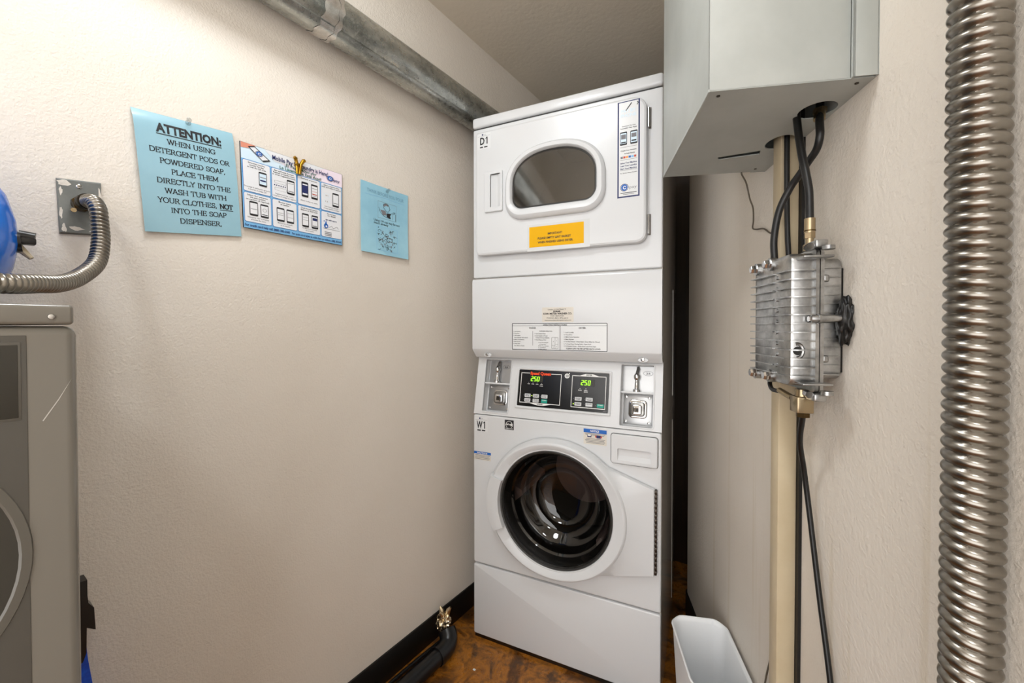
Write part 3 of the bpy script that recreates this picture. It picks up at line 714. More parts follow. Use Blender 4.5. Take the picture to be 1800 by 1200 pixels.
# dispenser drawer
b = mb_(); df = rrect(.529, .6755, .7375, .8345, .008, 5); di = rrect(.551, .655, .7495, .789, .004, 4)
b.holed(df, di, -.008, 0, 'white_plastic', .004)
x0, x1, z0, z1 = .551, .655, .7495, .789
b.add([(x0, -.008, z0), (x1, -.008, z0), (x1, -.008, z1), (x0, -.008, z1), (x0, .008, z1), (x1, .008, z1), (x0, .006, z1 - .013), (x1, .006, z1 - .013)],
      [[0, 1, 7, 6], [6, 7, 5, 4], [3, 2, 5, 4], [0, 6, 4, 3], [1, 7, 5, 2]], 'white_plastic')
b.build('dispenser_drawer', SM)
b = mb_(); b.loft([[(p[0], y, p[1]) for p in inset(df, -i)] for i, y in ((.0, -.0012), (.0018, -.0012))], 'seam'); b.build('drawer_gap', SM)
# washer stickers
a = Art(flat(-.0005)); x0, z0 = .0065, .785
a.rr(x0, z0, x0 + .056, z0 + .058, .002, 'label', 0); a.rect(x0 + .002, z0 + .0455, x0 + .054, z0 + .0462, 'grey_ink'); a.poly(circle(x0 + .022, z0 + .051, .0032, n=14), 'navy'); a.text('pay', x0 + .027, x0 + .036, z0 + .0495, z0 + .0525, 'grey_ink')
a.text('W', x0 + .008, x0 + .034, z0 + .013, z0 + .040, 'ink', .03); one(a, x0 + .036, z0 + .013, .0095, .027); a.rect(x0 + .011, z0 + .003, x0 + .026, z0 + .0075, 'ink'); a.rect(x0 + .031, z0 + .003, x0 + .046, z0 + .0075, 'ink')
a.build('unit_sticker', SM)
a = Art(flat(-.0005)); x0, z0 = .135, .805
a.rect(x0, z0, x0 + .037, z0 + .036, 'ink', 0); a.ring(circle(x0 + .0185, z0 + .018, .014, n=24), .0016, 'white_ink'); a.rect(x0 + .002, z0 + .003, x0 + .035, z0 + .0085, 'ink', 2)
a.line([(x0 + .004, z0 + .017), (x0 + .008, z0 + .022), (x0 + .011, z0 + .017), (x0 + .015, z0 + .023), (x0 + .018, z0 + .017), (x0 + .023, z0 + .021)], .0022, 'white_ink', 3)
st = []
for k in range(10):
    rr = .0075 if k % 2 == 0 else .003; an = PI / 2 + k * PI / 5; st.append((x0 + .0275 + rr * math.cos(an), z0 + .019 + rr * math.sin(an)))
a.poly(st, 'white_ink', 3); a.text('ENERGY STAR', x0 + .004, x0 + .033, z0 + .003, z0 + .0065, 'white_ink', .02, 3); a.build('energy_sticker', SM)
a = Art(flat(-.0005)); x0, z0, x1, z1 = .4355, .7885, .514, .8405
a.rect(x0, z0, x1, z1, 'cream_label', 0); a.rect(x0, z1 - .013, x1, z1, 'blue_ink', 1); a.text('NOTICE', x0 + .023, x0 + .053, z1 - .0095, z1 - .003, 'white_ink', .03)
for i, z in enumerate((z1 - .017, z1 - .021, z0 + .018, z0 + .0135, z0 + .009, z0 + .0045)): a.rect(x0 + .005 + .002 * (i % 3), z, x1 - .005 - .003 * (i % 2), z + .0018, 'grey_ink', 1)
a.rr(x0 + .013, z0 + .024, x0 + .027, z0 + .032, .001, 'navy', 2); a.rect(x0 + .015, z0 + .028, x0 + .025, z0 + .0335, 'white_ink', 3); a.rr(x0 + .044, z0 + .023, x0 + .060, z0 + .033, .002, 'navy', 2); a.rect(x0 + .040, z0 + .025, x0 + .045, z0 + .032, 'brick_ink', 2); a.rect(x0 + .058, z0 + .025, x0 + .063, z0 + .031, 'brick_ink', 3)
lab(a.build('notice_sticker', SM), 'notice sticker with blue header beside the drawer')
a = Art(flat(-.0005)); x0, z0, x1, z1 = .003, .676, .0765, .708
a.rect(x0, z0, x1, z1, 'cream_label', 0); a.rect(x0, z1 - .0095, x1, z1, 'blue_ink', 1); a.text('NOTICE', x0 + .014, x0 + .058, z1 - .0075, z1 - .0025, 'white_ink', .03)
for i in range(4): a.rect(x0 + .004, z1 - .0145 - i * .0048, x1 - .005 - .004 * (i % 2), z1 - .0128 - i * .0048, 'grey_ink', 1)
lab(a.build('notice_sticker', SM), 'notice sticker with blue header at the left edge')

# ------------------------------------------------------------------ vent duct along the left wall
t = thing('vent_duct', 'round galvanised dryer vent duct running under the ceiling along the left wall', 'duct', (-1.068, .9, 2.046))
r = .0605
def dz(y): return 0
b = MB(); b.tube([(0, -2.55, 0), (0, -.26, 0)], r, 'galv', 48); b.tube([(0, -.265, 0), (0, 1.1, 0)], r - .0015, 'galv', 48); b.build('duct_pipe', t)
b = MB()   # lengthwise lock seam facing the room
for y0, y1 in ((-2.55, -.26), (-.265, 1.1)):
    an = math.radians(-52); b.tube([(r * math.cos(an), y0, r * math.sin(an)), (r * math.cos(an), y1, r * math.sin(an))], .0022, 'galv', 8)
b.build('lock_seam', t)
def strip(y0, y1, a0, a1, off, mat, name, wav=.0, n=40):
    b = MB(); rows = []
    for i in range(n + 1):
        an = math.radians(a0 + (a1 - a0) * i / n); row = []
        for k in range(5):
            y = y0 + (y1 - y0) * k / 4 + wav * math.sin(i * 1.7 + (k > 2) * 2) * (1 if k in (0, 4) else 0)
            rr = r + off + .0008 * noise.noise((i * .5, k * .9, y0 * 7)); row.append((rr * math.cos(an), y, rr * math.sin(an)))
        rows.append(row)
    b.loft(rows, mat, False); return b.build(name, t)
strip(-.285, -.235, -175, 185, .0012, 'foil_tape', 'foil_tape', .004)
strip(-.245, -.232, -175, 185, .0022, 'foil_tape', 'foil_tape', .003)
lab(strip(-.36, -.29, 25, 70, .001, 'foil_tape', 'tape_scrap', .006, 14), 'torn foil tape scrap with faint red print')

# ------------------------------------------------------------------ papers on the left wall
def quad_map(tl, tr, br, bl, off=.0025, bend=None, step=.0003):
    """unit square (y up) onto a sheet lying on the left wall; corners given as (y, z)"""
    def f(u, v, l):
        a_ = Vector(bl).lerp(Vector(br), u); c_ = Vector(tl).lerp(Vector(tr), u); p = a_.lerp(c_, v)
        return (LWX + off + (bend(u, v) if bend else 0) + l * step, p.x, p.y)
    return f
def sheet(name, mp, mat, parent, n=14, th=.0004, m2=None):
    b = MB(); g = [[mp(i / n, j / n, 0) for i in range(n + 1)] for j in range(n + 1)]; back = [[(p[0] - th, p[1], p[2]) for p in row] for row in g]
    for G in (g, back): b.add([p for row in G for p in row], [[j * (n + 1) + i, j * (n + 1) + i + 1, (j + 1) * (n + 1) + i + 1, (j + 1) * (n + 1) + i] for j in range(n) for i in range(n)], mat)
    edge = [(0, i) for i in range(n)] + [(j, n) for j in range(n)] + [(n, n - i) for i in range(n)] + [(n - j, 0) for j in range(n)]
    b.loft([[g[j][i] for j, i in edge], [back[j][i] for j, i in edge]], mat)
    return b.build(name, parent)
def rel(mp, loc): return lambda u, v, l: tuple(Vector(mp(u, v, l)) - Vector(loc))
def El(cx, cy, rx, ry, a0, a1, n=10): return [(cx + rx * math.cos(math.radians(a0 + (a1 - a0) * i / n)), cy + ry * math.sin(math.radians(a0 + (a1 - a0) * i / n))) for i in range(n + 1)]
st_ = [(.14, 0), (.14, 1)]
SERIF = {'A': (.76, [[(.08, 0), (.38, 1), (.68, 0)], [(.2, .33), (.56, .33)]], [(.08, 0), (.68, 0)]),
 'B': (.70, [st_, [(.08, 1), (.38, 1)] + El(.38, .76, .2, .24, 90, -90) + [(.14, .52)], [(.38, .52)] + El(.38, .26, .24, .26, 90, -90) + [(.08, 0)]], []),
 'C': (.78, [El(.42, .5, .36, .5, 45, 315, 18), [(.70, .98), (.70, .72)]], []),
 'D': (.84, [st_, [(.06, 1), (.34, 1)] + El(.34, .5, .42, .5, 90, -90, 14) + [(.06, 0)]], []),
 'E': (.70, [st_, [(.06, 1), (.6, 1), (.6, .82)], [(.14, .52), (.48, .52)], [(.48, .62), (.48, .42)], [(.06, 0), (.63, 0), (.63, .2)]], []),
 'G': (.86, [El(.42, .5, .36, .5, 45, 325, 18), [(.70, .98), (.70, .72)], [(.73, .42), (.73, .06)], [(.54, .42), (.84, .42)]], []),
 'H': (.86, [st_, [(.72, 0), (.72, 1)], [(.14, .5), (.72, .5)]], [(.14, 0), (.14, 1), (.72, 0), (.72, 1)]),
 'I': (.36, [[(.18, 0), (.18, 1)]], [(.18, 0), (.18, 1)]), 'L': (.66, [st_, [(.04, 0), (.60, 0), (.60, .22)]], [(.14, 1)]),
 'M': (1.0, [[(.14, 0), (.16, 1), (.5, .12), (.84, 1), (.86, 0)]], [(.14, 0), (.86, 0), (.10, 1), (.90, 1)]),
 'N': (.86, [[(.14, 0), (.14, 1), (.72, 0), (.72, 1)]], [(.14, 0), (.10, 1), (.72, 1)]), 'O': (.86, [El(.43, .5, .37, .5, 0, 360, 24)], []),
 'P': (.66, [st_, [(.06, 1), (.36, 1)] + El(.36, .74, .22, .26, 90, -90) + [(.14, .48)]], [(.14, 0)]),
 'R': (.78, [st_, [(.06, 1), (.36, 1)] + El(.36, .74, .22, .26, 90, -90) + [(.14, .48)], [(.36, .48), (.68, .0)]], [(.14, 0), (.70, 0)]),
 'S': (.66, [El(.34, .75, .23, .25, 30, 270, 12) + El(.34, .25, .25, .25, 90, -150, 12), [(.54, .98), (.54, .76)], [(.12, .02), (.12, .24)]], []),
 'T': (.74, [[(.06, .78), (.06, 1), (.68, 1), (.68, .78)], [(.37, 1), (.37, 0)]], [(.37, 0)]), 'U': (.84, [[(.14, 1), (.14, .32)] + El(.42, .32, .28, .32, 180, 360) + [(.70, 1)]], [(.14, 1), (.70, 1)]),
 'W': (1.06, [[(.08, 1), (.3, 0), (.53, .95), (.76, 0), (.98, 1)]], [(.08, 1), (.53, 1), (.98, 1)]), 'Y': (.74, [[(.08, 1), (.37, .48), (.66, 1)], [(.37, .5), (.37, 0)]], [(.08, 1), (.66, 1), (.37, 0)]),
 ',': (.26, [[(.15, .1), (.13, 0), (.06, -.16)]], []), '.': (.26, [[(.12, .11), (.12, -.02)]], []), ' ': (.36, [], [])}
def serif(a, txt, x0, x1, y0, y1, w=.135, mat='ink', layer=2):
    tot = sum(SERIF[c][0] for c in txt); k = (x1 - x0) / tot; hh = y1 - y0; cx = 0
    def stroke(p, q, w_):
        p, q = Vector(p), Vector(q); d = (q - p).normalized(); n_ = Vector((-d.y, d.x)) * w_ / 2; p = p - d * w_ * .3; q = q + d * w_ * .3
        a.poly([(x0 + (cx + v.x) * k, y0 + v.y * hh) for v in (p - n_, q - n_, q + n_, p + n_)], mat, layer)
    for c in txt:
        wd, pl, sf = SERIF[c]
        for ln in pl:
            for p, q in zip(ln, ln[1:]): stroke(p, q, w * (.75 if abs(p[1] - q[1]) < .03 else 1))
        for x, y in sf: stroke((x - .11, y), (x + .11, y), w * .65)
        cx += wd
# the ATTENTION sign
loc = (LWX, .36, 1.39)
t = thing('attention_sign', 'glossy blue ATTENTION sign about detergent pods, pinned crooked on the left wall', 'sign', loc)
mp = rel(quad_map((.2563, 1.6407), (.4426, 1.6577), (.4606, 1.4103), (.2764, 1.3879), .003, lambda u, v: .010 * (1 - .5 * u) * (1 - (max(0, v - .86) / .14) ** 2) * min(1, .45 + .55 * v / .5)), loc)
sheet('paper', mp, 'paper_blue', t, 30)
a = Art(mp)
def ctext(txt, u0, u1, vc, h, bold=0, mat='ink'): a.text(txt, u0, u1, 1 - vc - h / 2, 1 - vc + h / 2, mat, bold)
ctext('ATTENTION:', .19, .85, .122, .072, .045)
for i in range(12): a.rect(.19 + .66 * i / 12, 1 - .178, .19 + .66 * (i + 1) / 12, 1 - .171, 'ink', 2)
for txt, u0, u1, vc in (('WHEN USING', .284, .775, .229), ('DETERGENT PODS OR', .11, .924, .312), ('POWDERED SOAP,', .196, .866, .397), ('PLACE THEM', .295, .78, .48), ('DIRECTLY INTO THE', .15, .908, .563), ('WASH TUB WITH', .216, .855, .646), ('YOUR CLOTHES,', .142, .738, .727), ('INTO THE SOAP', .256, .84, .808), ('DISPENSER.', .335, .78, .893)):
    serif(a, txt, u0, u1, 1 - vc - .0205, 1 - vc + .0205)
serif(a, 'NOT', .770, .920, 1 - .7475, 1 - .7065, .2); a.rect(.768, 1 - .764, .922, 1 - .759, 'ink', 2)
a.build('lettering', t)
# the mobile payment poster
loc = (LWX, .598, 1.432)
t = thing('mobile_pay_poster', 'white and blue Mobile Pay for Laundry poster of eight phone panels, between two blue signs', 'poster', loc)
mp = rel(quad_map((.4587, 1.6460), (.7373, 1.6475), (.7325, 1.4318), (.4628, 1.4334), .004, lambda u, v: .006 * (1 - v)), loc)
b = MB(); c8 = [(0, 0), (1, 0), (1, 1), (0, 1)]
fr_ = [mp(u, v, 0) for u, v in c8]; bk = [(p[0] - .0025, p[1], p[2]) for p in fr_]; b.loft([bk, fr_], 'ink', True, True, True); b.build('poster_board', t)
a = Art(mp); a.rect(.004, .004, .996, .996, 'mid_blue', 1); a.rect(.004, .81, .996, .996, 'pale_blue', 2); a.poly([(.30, .996), (.996, .996), (.996, .81), (.55, .81), (.30, .90)], 'pale_pink', 3); a.poly([(.2, .996), (.8, .996), (.62, .9), (.3, .88)], 'paper_white', 4)
a.poly([(.004, .996), (.13, .996), (.10, .955), (.004, .93)], 'skin_ink', 5); a.poly([(.06, .965), (.115, .99), (.255, .865), (.19, .83)], 'ink', 6); a.poly([(.078, .957), (.118, .975), (.235, .87), (.182, .845)], 'paper_white', 7); pay_logo(a, .155, .912, .026, 8)
a.text('Mobile Pay for Laundry is Here!', .27, .83, .90, .955, 'navy', .02, 8); a.text('¡El Pago Móvil por', .385, .705, .86, .895, 'green_ink', .015, 8); a.text('La Lavandería Está Aquí!', .335, .755, .815, .85, 'green_ink', .02, 8)
pay_logo(a, .855, .885, .030, 8); a.text('pay', .895, .965, .862, .90, 'navy', .01, 8)
rows = [(.432, .803), (.075, .42)]
caps = [(('Download the free', 'Laundry Pay App', 'or scan the QR code'), ('Descarga la aplicación gratuita', 'o escanea el código QR')), (('Sign up/Create Account', 'Register to laundry room', 'or enter registration code'), ('Registrarse/Crear cuenta', 'o ingrese el código de registro')), (('Add funds to account',), ('Añadir fondos a la cuenta',)), (('Select a machine then', 'enter your code on machine'), ('Seleccione una máquina', 'y luego ingrese su código')),
        (('Select "Go" and press', 'the start button', 'on machine (if required)'), ('Seleccione "Go" y presione', 'el botón de inicio')), (('Monitor status', 'of machine'), ('Monitorear el estado', 'de la máquina')), (('Check Account History', 'Balance, or Add Funds'), ('Verifique el historial', 'de la cuenta')), (('Ask your home', 'for details'), ())]
for k in range(8):
    cx = .012 + (k % 4) * .2465; q0, q1 = rows[k // 4]; cw = .236
    a.rr(cx, q0, cx + cw, q1, .016, 'blue_ink', 3); a.rr(cx + .003, q0 + .004, cx + cw - .003, q1 - .004, .015, 'paper_white', 5)
    for i, tx in enumerate(caps[k][0]): a.text(tx, cx + cw / 2 - len(tx) * .0042, cx + cw / 2 + len(tx) * .0042, q1 - .034 - i * .025, q1 - .017 - i * .025, 'ink', .015, 6)
    for i, tx in enumerate(caps[k][1]): a.text(tx, cx + cw / 2 - len(tx) * .0036, cx + cw / 2 + len(tx) * .0036, q0 + .052 - i * .026, q0 + .068 - i * .026, 'grey_ink', .01, 6)
def ph(x0, y0, x1, y1, scr='paper_white', bars=()):
    w = x1 - x0; hh = y1 - y0; a.rr(x0, y0, x1, y1, w * .14, 'ink', 7); a.rect(x0 + w * .08, y0 + hh * .13, x1 - w * .08, y1 - hh * .12, scr, 8)
    for (m0, m1, mt) in bars: a.rect(x0 + w * .14, y0 + hh * m0, x1 - w * .14, y0 + hh * m1, mt, 9)
ph(.145, .53, .215, .70, 'pale_blue', ((.35, .45, 'navy'), (.6, .65, 'grey_ink')))
ph(.40, .52, .475, .70, 'paper_white', ((.2, .24, 'ink'), (.75, .78, 'grey_ink'))); a.ring(rrect(.285, .395, .62, .655, .004, 2), .002, 'grey_ink', 6); a.ring(rrect(.285, .395, .535, .57, .004, 2), .002, 'grey_ink', 6)
for i in range(6): a.rect(.280 + i * .02, .588, .290 + i * .02, .603, 'navy', 6)
ph(.545, .54, .615, .735, 'navy', ((.14, .25, 'paper_white'), (.78, .86, 'paper_white'))); ph(.645, .54, .715, .735, 'paper_white', ((.3, .36, 'brick_ink'), (.2, .22, 'grey_ink'), (.5, .52, 'brick_ink'), (.7, .73, 'grey_ink')))
ph(.88, .51, .955, .70, 'paper_white', ((.25, .28, 'ink'),)); a.ring(rrect(.785, .845, .61, .665, .004, 2), .003, 'pale_blue', 6); a.ring(rrect(.785, .845, .53, .585, .004, 2), .003, 'pale_blue', 6); a.text('W1', .80, .83, .63, .648, 'grey_ink', 0, 6); a.text('12', .80, .83, .55, .568, 'grey_ink', 0, 6)
ph(.055, .155, .128, .325, 'paper_white', ((.45, .48, 'grey_ink'),)); ph(.15, .155, .222, .315, 'paper_white', ((.2, .25, 'ink'),)); a.ring(circle(.186, .245, .018, .022, 18), .003, 'grey_ink', 9)
ph(.297, .155, .370, .325, 'paper_white', ((.6, .62, 'grey_ink'), (.45, .47, 'grey_ink'))); ph(.390, .155, .462, .325, 'paper_white', ((.7, .72, 'grey_ink'), (.4, .42, 'grey_ink')))
ph(.545, .15, .615, .325, 'paper_white', ((.7, .72, 'grey_ink'), (.5, .52, 'grey_ink'))); ph(.645, .15, .715, .325, 'paper_white', ((.6, .8, 'navy'), (.18, .22, 'ink')))
a.poly(circle(.805, .225, .024, .032, 20), 'blue_ink', 7); a.poly([(.79, .24), (.806, .305), (.815, .24)], 'blue_ink', 7); a.poly(circle(.808, .218, .010, .013, 14), 'paper_white', 8); a.poly(circle(.784, .285, .006, .008, 12), 'blue_ink', 7)
a.text('801-872-6612', .80, .93, .300, .318, 'navy', .02, 7); a.line([(.83, .205), (.87, .235), (.89, .205), (.93, .24), (.95, .21)], .004, 'grey_ink', 7); a.rect(.775, .185, .965, .19, 'grey_ink', 6)
for i in range(3): a.rect(.79, .135 - i * .02, .87, .146 - i * .02, 'grey_ink', 6)
a.text('For credit card help call (888) 383-0443', .012, .42, .025, .052, 'navy', .025, 6); a.text('Para ayuda con su tarjeta de crédito llame por teléfono a (888) 383-0443', .44, .985, .025, .050, 'navy', .02, 6)
a.build('print', t)
# the THINK BEFORE YOU POUR sheet
loc = (LWX, .895, 1.425)
t = thing('laundry_tip_sheet', 'small light blue THINK BEFORE YOU POUR sheet nearest the stacked washer', 'sign', loc)
mp = rel(quad_map((.8027, 1.6530), (.9935, 1.6500), (.9890, 1.4240), (.7990, 1.4270), .003, lambda u, v: .012 * max(0, u - .55) ** 2 + .006 * (1 - v) ** 2), loc)
sheet('paper', mp, 'paper_blue2', t, 12)
a = Art(mp); a.text('THINK BEFORE YOU POUR', .12, .90, .865, .915, 'tip_ink', 0); a.line([(.08, .83), (.5, .845), (.92, .83)], .003, 'mid_blue'); a.ring(rrect(.34, .74, .535, .78, .002, 1), .003, 'grey_ink')
# little drawing: someone pouring from a box
hd = [(.46, .755), (.52, .77), (.575, .75), (.585, .71), (.60, .695), (.58, .685), (.575, .66), (.53, .65), (.50, .67), (.46, .70)]
a.line(hd + hd[:1], .006, 'ink'); a.poly([(.45, .735), (.50, .772), (.56, .765), (.565, .735), (.51, .74), (.48, .715)], 'grey_ink'); a.line([(.36, .69), (.39, .62), (.47, .575), (.60, .56)], .006, 'ink'); a.poly([(.53, .63), (.63, .64), (.60, .60), (.62, .56), (.53, .575)], 'ink'); a.poly([(.39, .66), (.50, .66), (.53, .60), (.45, .585)], 'grey_ink')
a.line([(.63, .645), (.70, .65), (.71, .67), (.66, .665)], .006, 'ink'); a.line([(.66, .64), (.66, .555)], .005, 'grey_ink'); a.line([(.72, .65), (.72, .54)], .008, 'ink')
a.text('Using 1/4 cup may be too', .26, .81, .475, .51, 'ink', .005); a.text('much already', .26, .56, .435, .468, 'ink', .005)
a.ring(rrect(.31, .76, .06, .41, .002, 1), .003, 'mid_blue')
rnd = random.Random(3)
for k in range(60):
    x, y = .36 + rnd.random() * .34, .07 + rnd.random() * .30; q = [(x, y)]
    for j in range(4): q.append((q[-1][0] + rnd.uniform(-.035, .035), q[-1][1] + rnd.uniform(-.025, .025)))
    a.line(q, .0045, 'ink' if k % 2 else 'grey_ink')
for k in range(12): x, y = .34 + rnd.random() * .4, .2 + rnd.random() * .2; a.poly(circle(x, y, .009, .007, 8), 'ink')
a.build('print', t)
# pins and the gold clip
def pin(y, z, x0, label):
    t = thing('push_pin', label, 'push pin', (LWX + x0, y, z), 0, 'clear push pins')
    b = MB(); prof = [(.0055, .002), (.0055, .004), (.003, .0055), (.0026, .010), (.0045, .012), (.0050, .0145), (.003, .0155)]
    b.loft([[(x, r * math.cos(2 * PI * i / 16) - x * .15, r * math.sin(2 * PI * i / 16) + x * .25) for i in range(16)] for r, x in prof], 'clear', True, True, True); b.build('pin_head', t)
    b = MB(); b.cyl((-x0 - .004, 0, -.0), (.004, 0, .0005), .0007, 'chrome', 8); b.build('needle', t)
pin(.3535, 1.6445, .0055, 'clear push pin at the top of the glossy ATTENTION sign')
pin(.903, 1.640, .004, 'clear push pin at the top of the small THINK BEFORE YOU POUR sheet')
t = thing('gold_clip', 'gold metal clip holding the top of the Mobile Pay poster', 'clip', (LWX + .006, .6008, 1.628))
b = MB()
for s_ in (-1, 1):
    b.tube([(0.004, s_ * .003, -.022), (.006, s_ * .004, -.008), (.007, s_ * .006, .006), (.010, s_ * .011, .016)], [.0035, .0045, .0045, .005], 'gold', 12); b.tube([(.010, s_ * .010, .015), (.012, s_ * .015, .018)], [.0055, .004], 'gold', 12)
b.build('jaw', t); b = MB(); b.cyl((.002, -.007, .001), (.014, -.006, .001), .004, 'gold', 12); b.cyl((.006, -.009, .004), (.006, .009, .004), .0028, 'bronze', 10); b.build('spring', t)

# ------------------------------------------------------------------ outlet plate and flexible conduit on the left
loc = (LWX, .182, 1.415)
t = thing('outlet_plate', 'paint-smeared grey metal outlet cover set in the left wall', 'outlet cover', loc)
b = MB(); q = [(.1512, 1.4631), (.2112, 1.4705), (.2118, 1.3665), (.1545, 1.3610)]
def pq(o, x): 
    cy, cz = .182, 1.416; return [(x, (y - cy) * o + cy - loc[1], (z - cz) * o + cz - loc[2]) for y, z in q]
b.loft([pq(1, 0), pq(1, .004), pq(.95, .0065)], 'plate', True, True, True); b.build('cover_plate', t)
b = MB(); rnd = random.Random(8)
def blot(cy, cz, ry, rz, x=None, n=14):
    x = .0067 + .0005 * rnd.random()
    b = MB(); b.add([(x, cy - loc[1] + ry * (1 + .35 * rnd.uniform(-1, 1)) * math.cos(2 * PI * i / n), cz - loc[2] + rz * (1 + .3 * rnd.uniform(-1, 1)) * math.sin(2 * PI * i / n)) for i in range(n)], [list(range(n))], 'smear'); b.build('paint_smear', t)
blot(.160, 1.456, .008, .006); blot(.1565, 1.440, .0022, .007); blot(.2085, 1.440, .002, .02); blot(.160, 1.372, .003, .008); blot(.176, 1.374, .009, .004); blot(.200, 1.370, .006, .003); blot(.207, 1.405, .0018, .02); blot(.1565, 1.40, .002, .01)

b = MB(); b.xf = lambda v: Vector((.0065 + v[0], -.0015 + v[1], .0395 + v[2])); b.loft([[(x, p[0], p[1]) for p in circle(0, 0, rr, n=16)] for rr, x in ((.0042, 0), (.0042, .0012), (.003, .002))], 'chrome', True, True, True); b.box(.0018, .0024, -.003, .003, -.0006, .0006, 'seam'); b.build('screw', t)
t = thing('flexible_conduit', 'thin ribbed metal conduit looping from the outlet cover over the grey machine', 'conduit', (LWX, .182, 1.4212))
b = MB(); o_ = Vector((LWX, .182, 1.4212))
ctrl = [Vector(p) - o_ for p in ((-1.098, .186, 1.4225), (-1.068, .189, 1.418), (-1.045, .191, 1.40), (-1.034, .191, 1.372), (-1.018, .189, 1.338), (-.99, .178, 1.297), (-.945, .150, 1.2665), (-.893, .121, 1.2505), (-.845, .094, 1.245), (-.80, .059, 1.240), (-.775, .0, 1.240), (-.77, -.10, 1.236), (-.80, -.30, 1.228))]
corrugated(b, ctrl, .0130, .0078, .0036, 'flex', 28, 10); b.build('ribbed_hose', t)
b = MB(); b.cyl((.006, 0, 0), (.03, .002, .0), .0135, 'bronze', 20); b.cyl((.012, .001, 0), (.022, .001, 0), .0155, 'bronze', 6); b.cyl((.02, -.012, -.016), (.034, -.013, -.018), .004, 'brass', 10); b.cyl((.03, .003, .001), (.040, .004, .001), .0145, 'hinge', 20); b.build('connector', t)

# ------------------------------------------------------------------ grey machine in the left foreground
GX0, GX1, GY0, GY1 = -1.085, -.648, -.56, .1015
t = thing('grey_washing_machine', 'grey top-of-waist washing machine cut off by the left edge, scratched near its corner', 'washing machine', ((GX0 + GX1) / 2, (GY0 + GY1) / 2, FLOOR))
o_ = Vector(((GX0 + GX1) / 2, (GY0 + GY1) / 2, FLOOR)); gx = lambda v: v - o_
b = MB(gx); b.box(GX0, GX1, GY0, GY1, FLOOR + .012, 1.1875, 'grey_app', .010, 4); b.build('body', t)
b = MB(gx); b.box(GX0, GX1 + .001, GY0, GY1 - .003, 1.189, 1.2105, 'grey_app', .004, 4); b.build('lid', t)
b = MB(gx); b.xf = lambda v: Vector((GX1 + .001 + v[0], .0815 + v[1], 1.1975 + v[2])) - o_
b.loft([[(x, p[0], p[1]) for p in circle(0, 0, rr, n=18)] for rr, x in ((.003, 0), (.003, .0008), (.0025, .0018), (.001, .0024))], 'chrome', True, True, True); b.build('screw', t)
b = MB(gx); b.box(GX1 - .003, GX1 + .0008, GY0 + .03, .0645, .06, 1.178, 'grey_dark', .0007, 2); fp = b.build('front_panel', t)  # dark panel modelled in place of a reflection in the glossy side
b = MB(gx); b.box(GX1, GX1 + .0016, -.33, .0605, 1.092, 1.171, 'grey_ring', .0006, 2); b.box(GX1, GX1 + .0020, -.32, .0585, 1.0945, 1.1685, 'grey_darker', .0006, 2); b.build('control_window', t)  # reflected control panel, built as dark raised plates
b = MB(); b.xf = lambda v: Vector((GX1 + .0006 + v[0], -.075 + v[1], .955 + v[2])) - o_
b.loft([[(x, p[0], p[1]) for p in circle(0, 0, rr, n=64)] for rr, x in ((.142, 0), (.141, .0016), (.134, .002), (.132, .0006))], 'grey_ring'); b.loft([[(x, p[0], p[1]) for p in circle(0, 0, rr, n=64)] for rr, x in ((.132, .0004), (.06, .0004), (.01, .0004))], 'grey_darker', True, False, True); b.build('door', t)  # reflection of a round door, built as a ring and dark disc
b = MB(gx); b.add([(GX1 + .0005, .0744, 1.0885), (GX1 + .0005, .0752, 1.0880), (GX1 + .0005, .0865, 1.1090), (GX1 + .0005, .0962, 1.131), (GX1 + .0005, .0860, 1.1098)], [[0, 1, 2, 3, 4]], 'scratch'); b.build('scratch', t)

# blue jug standing on it
jc = Vector((-.985, -.0475, 1.2105))
t = thing('blue_jug', 'round blue jug with a black spout, standing on the grey machine at the left', 'jug', jc)
b = MB(); prof = [(.085, 0), (.108, .006), (.122, .03), (.134, .065), (.139, .100), (.137, .135), (.128, .172), (.108, .205), (.075, .228), (.045, .238), (.04, .262), (.0, .262)]
b.loft([[(r_ * math.cos(2 * PI * i / 48), r_ * math.sin(2 * PI * i / 48), z) for i in range(48)] for r_, z in prof[:-1]], 'blue_plastic', True, True, True); b.build('body', t, angle=60)
b = MB(); b.cyl((.012, .130, .104), (.0135, .141, .105), .016, 'black', 20); b.cyl((.0135, .138, .115), (.016, .1545, .113), .0085, 'black', 16); b.box(.006, .024, .138, .155, .102, .112, 'black', .002, 2); b.build('spout', t)
b = MB(); b.tube([(.013, .137, .098), (.016, .144, .089), (.019, .150, .081)], [.006, .0045, .003], 'tan_plastic', 10); b.build('lever', t)

# broom standing behind the grey machine
t = thing('blue_broom', 'blue broom with a black top, half hidden behind the grey machine at the left wall', 'broom', (-1.10, .150, FLOOR))
def ext(pr, x0, x1, mat, name, ch=0):
    b = MB(); b.loft([[(x, y, z - FLOOR) for y, z in pr] for x in (x0, x1)], mat, True, True, True); return b.build(name, t)
ext([(-.03, .56), (-.03, .715), (.0275, .712), (.0275, .682), (.0285, .668), (.036, .655), (.0378, .612), (.026, .622), (.025, .575), (.02, .56)], -.018, .012, 'black', 'ferrule')
ext([(-.028, .575), (.0245, .603), (.0275, .56), (.036, .485), (.06, .25), (.075, FLOOR), (-.07, FLOOR), (-.055, .25)], -.012, .008, 'bristle', 'bristles')

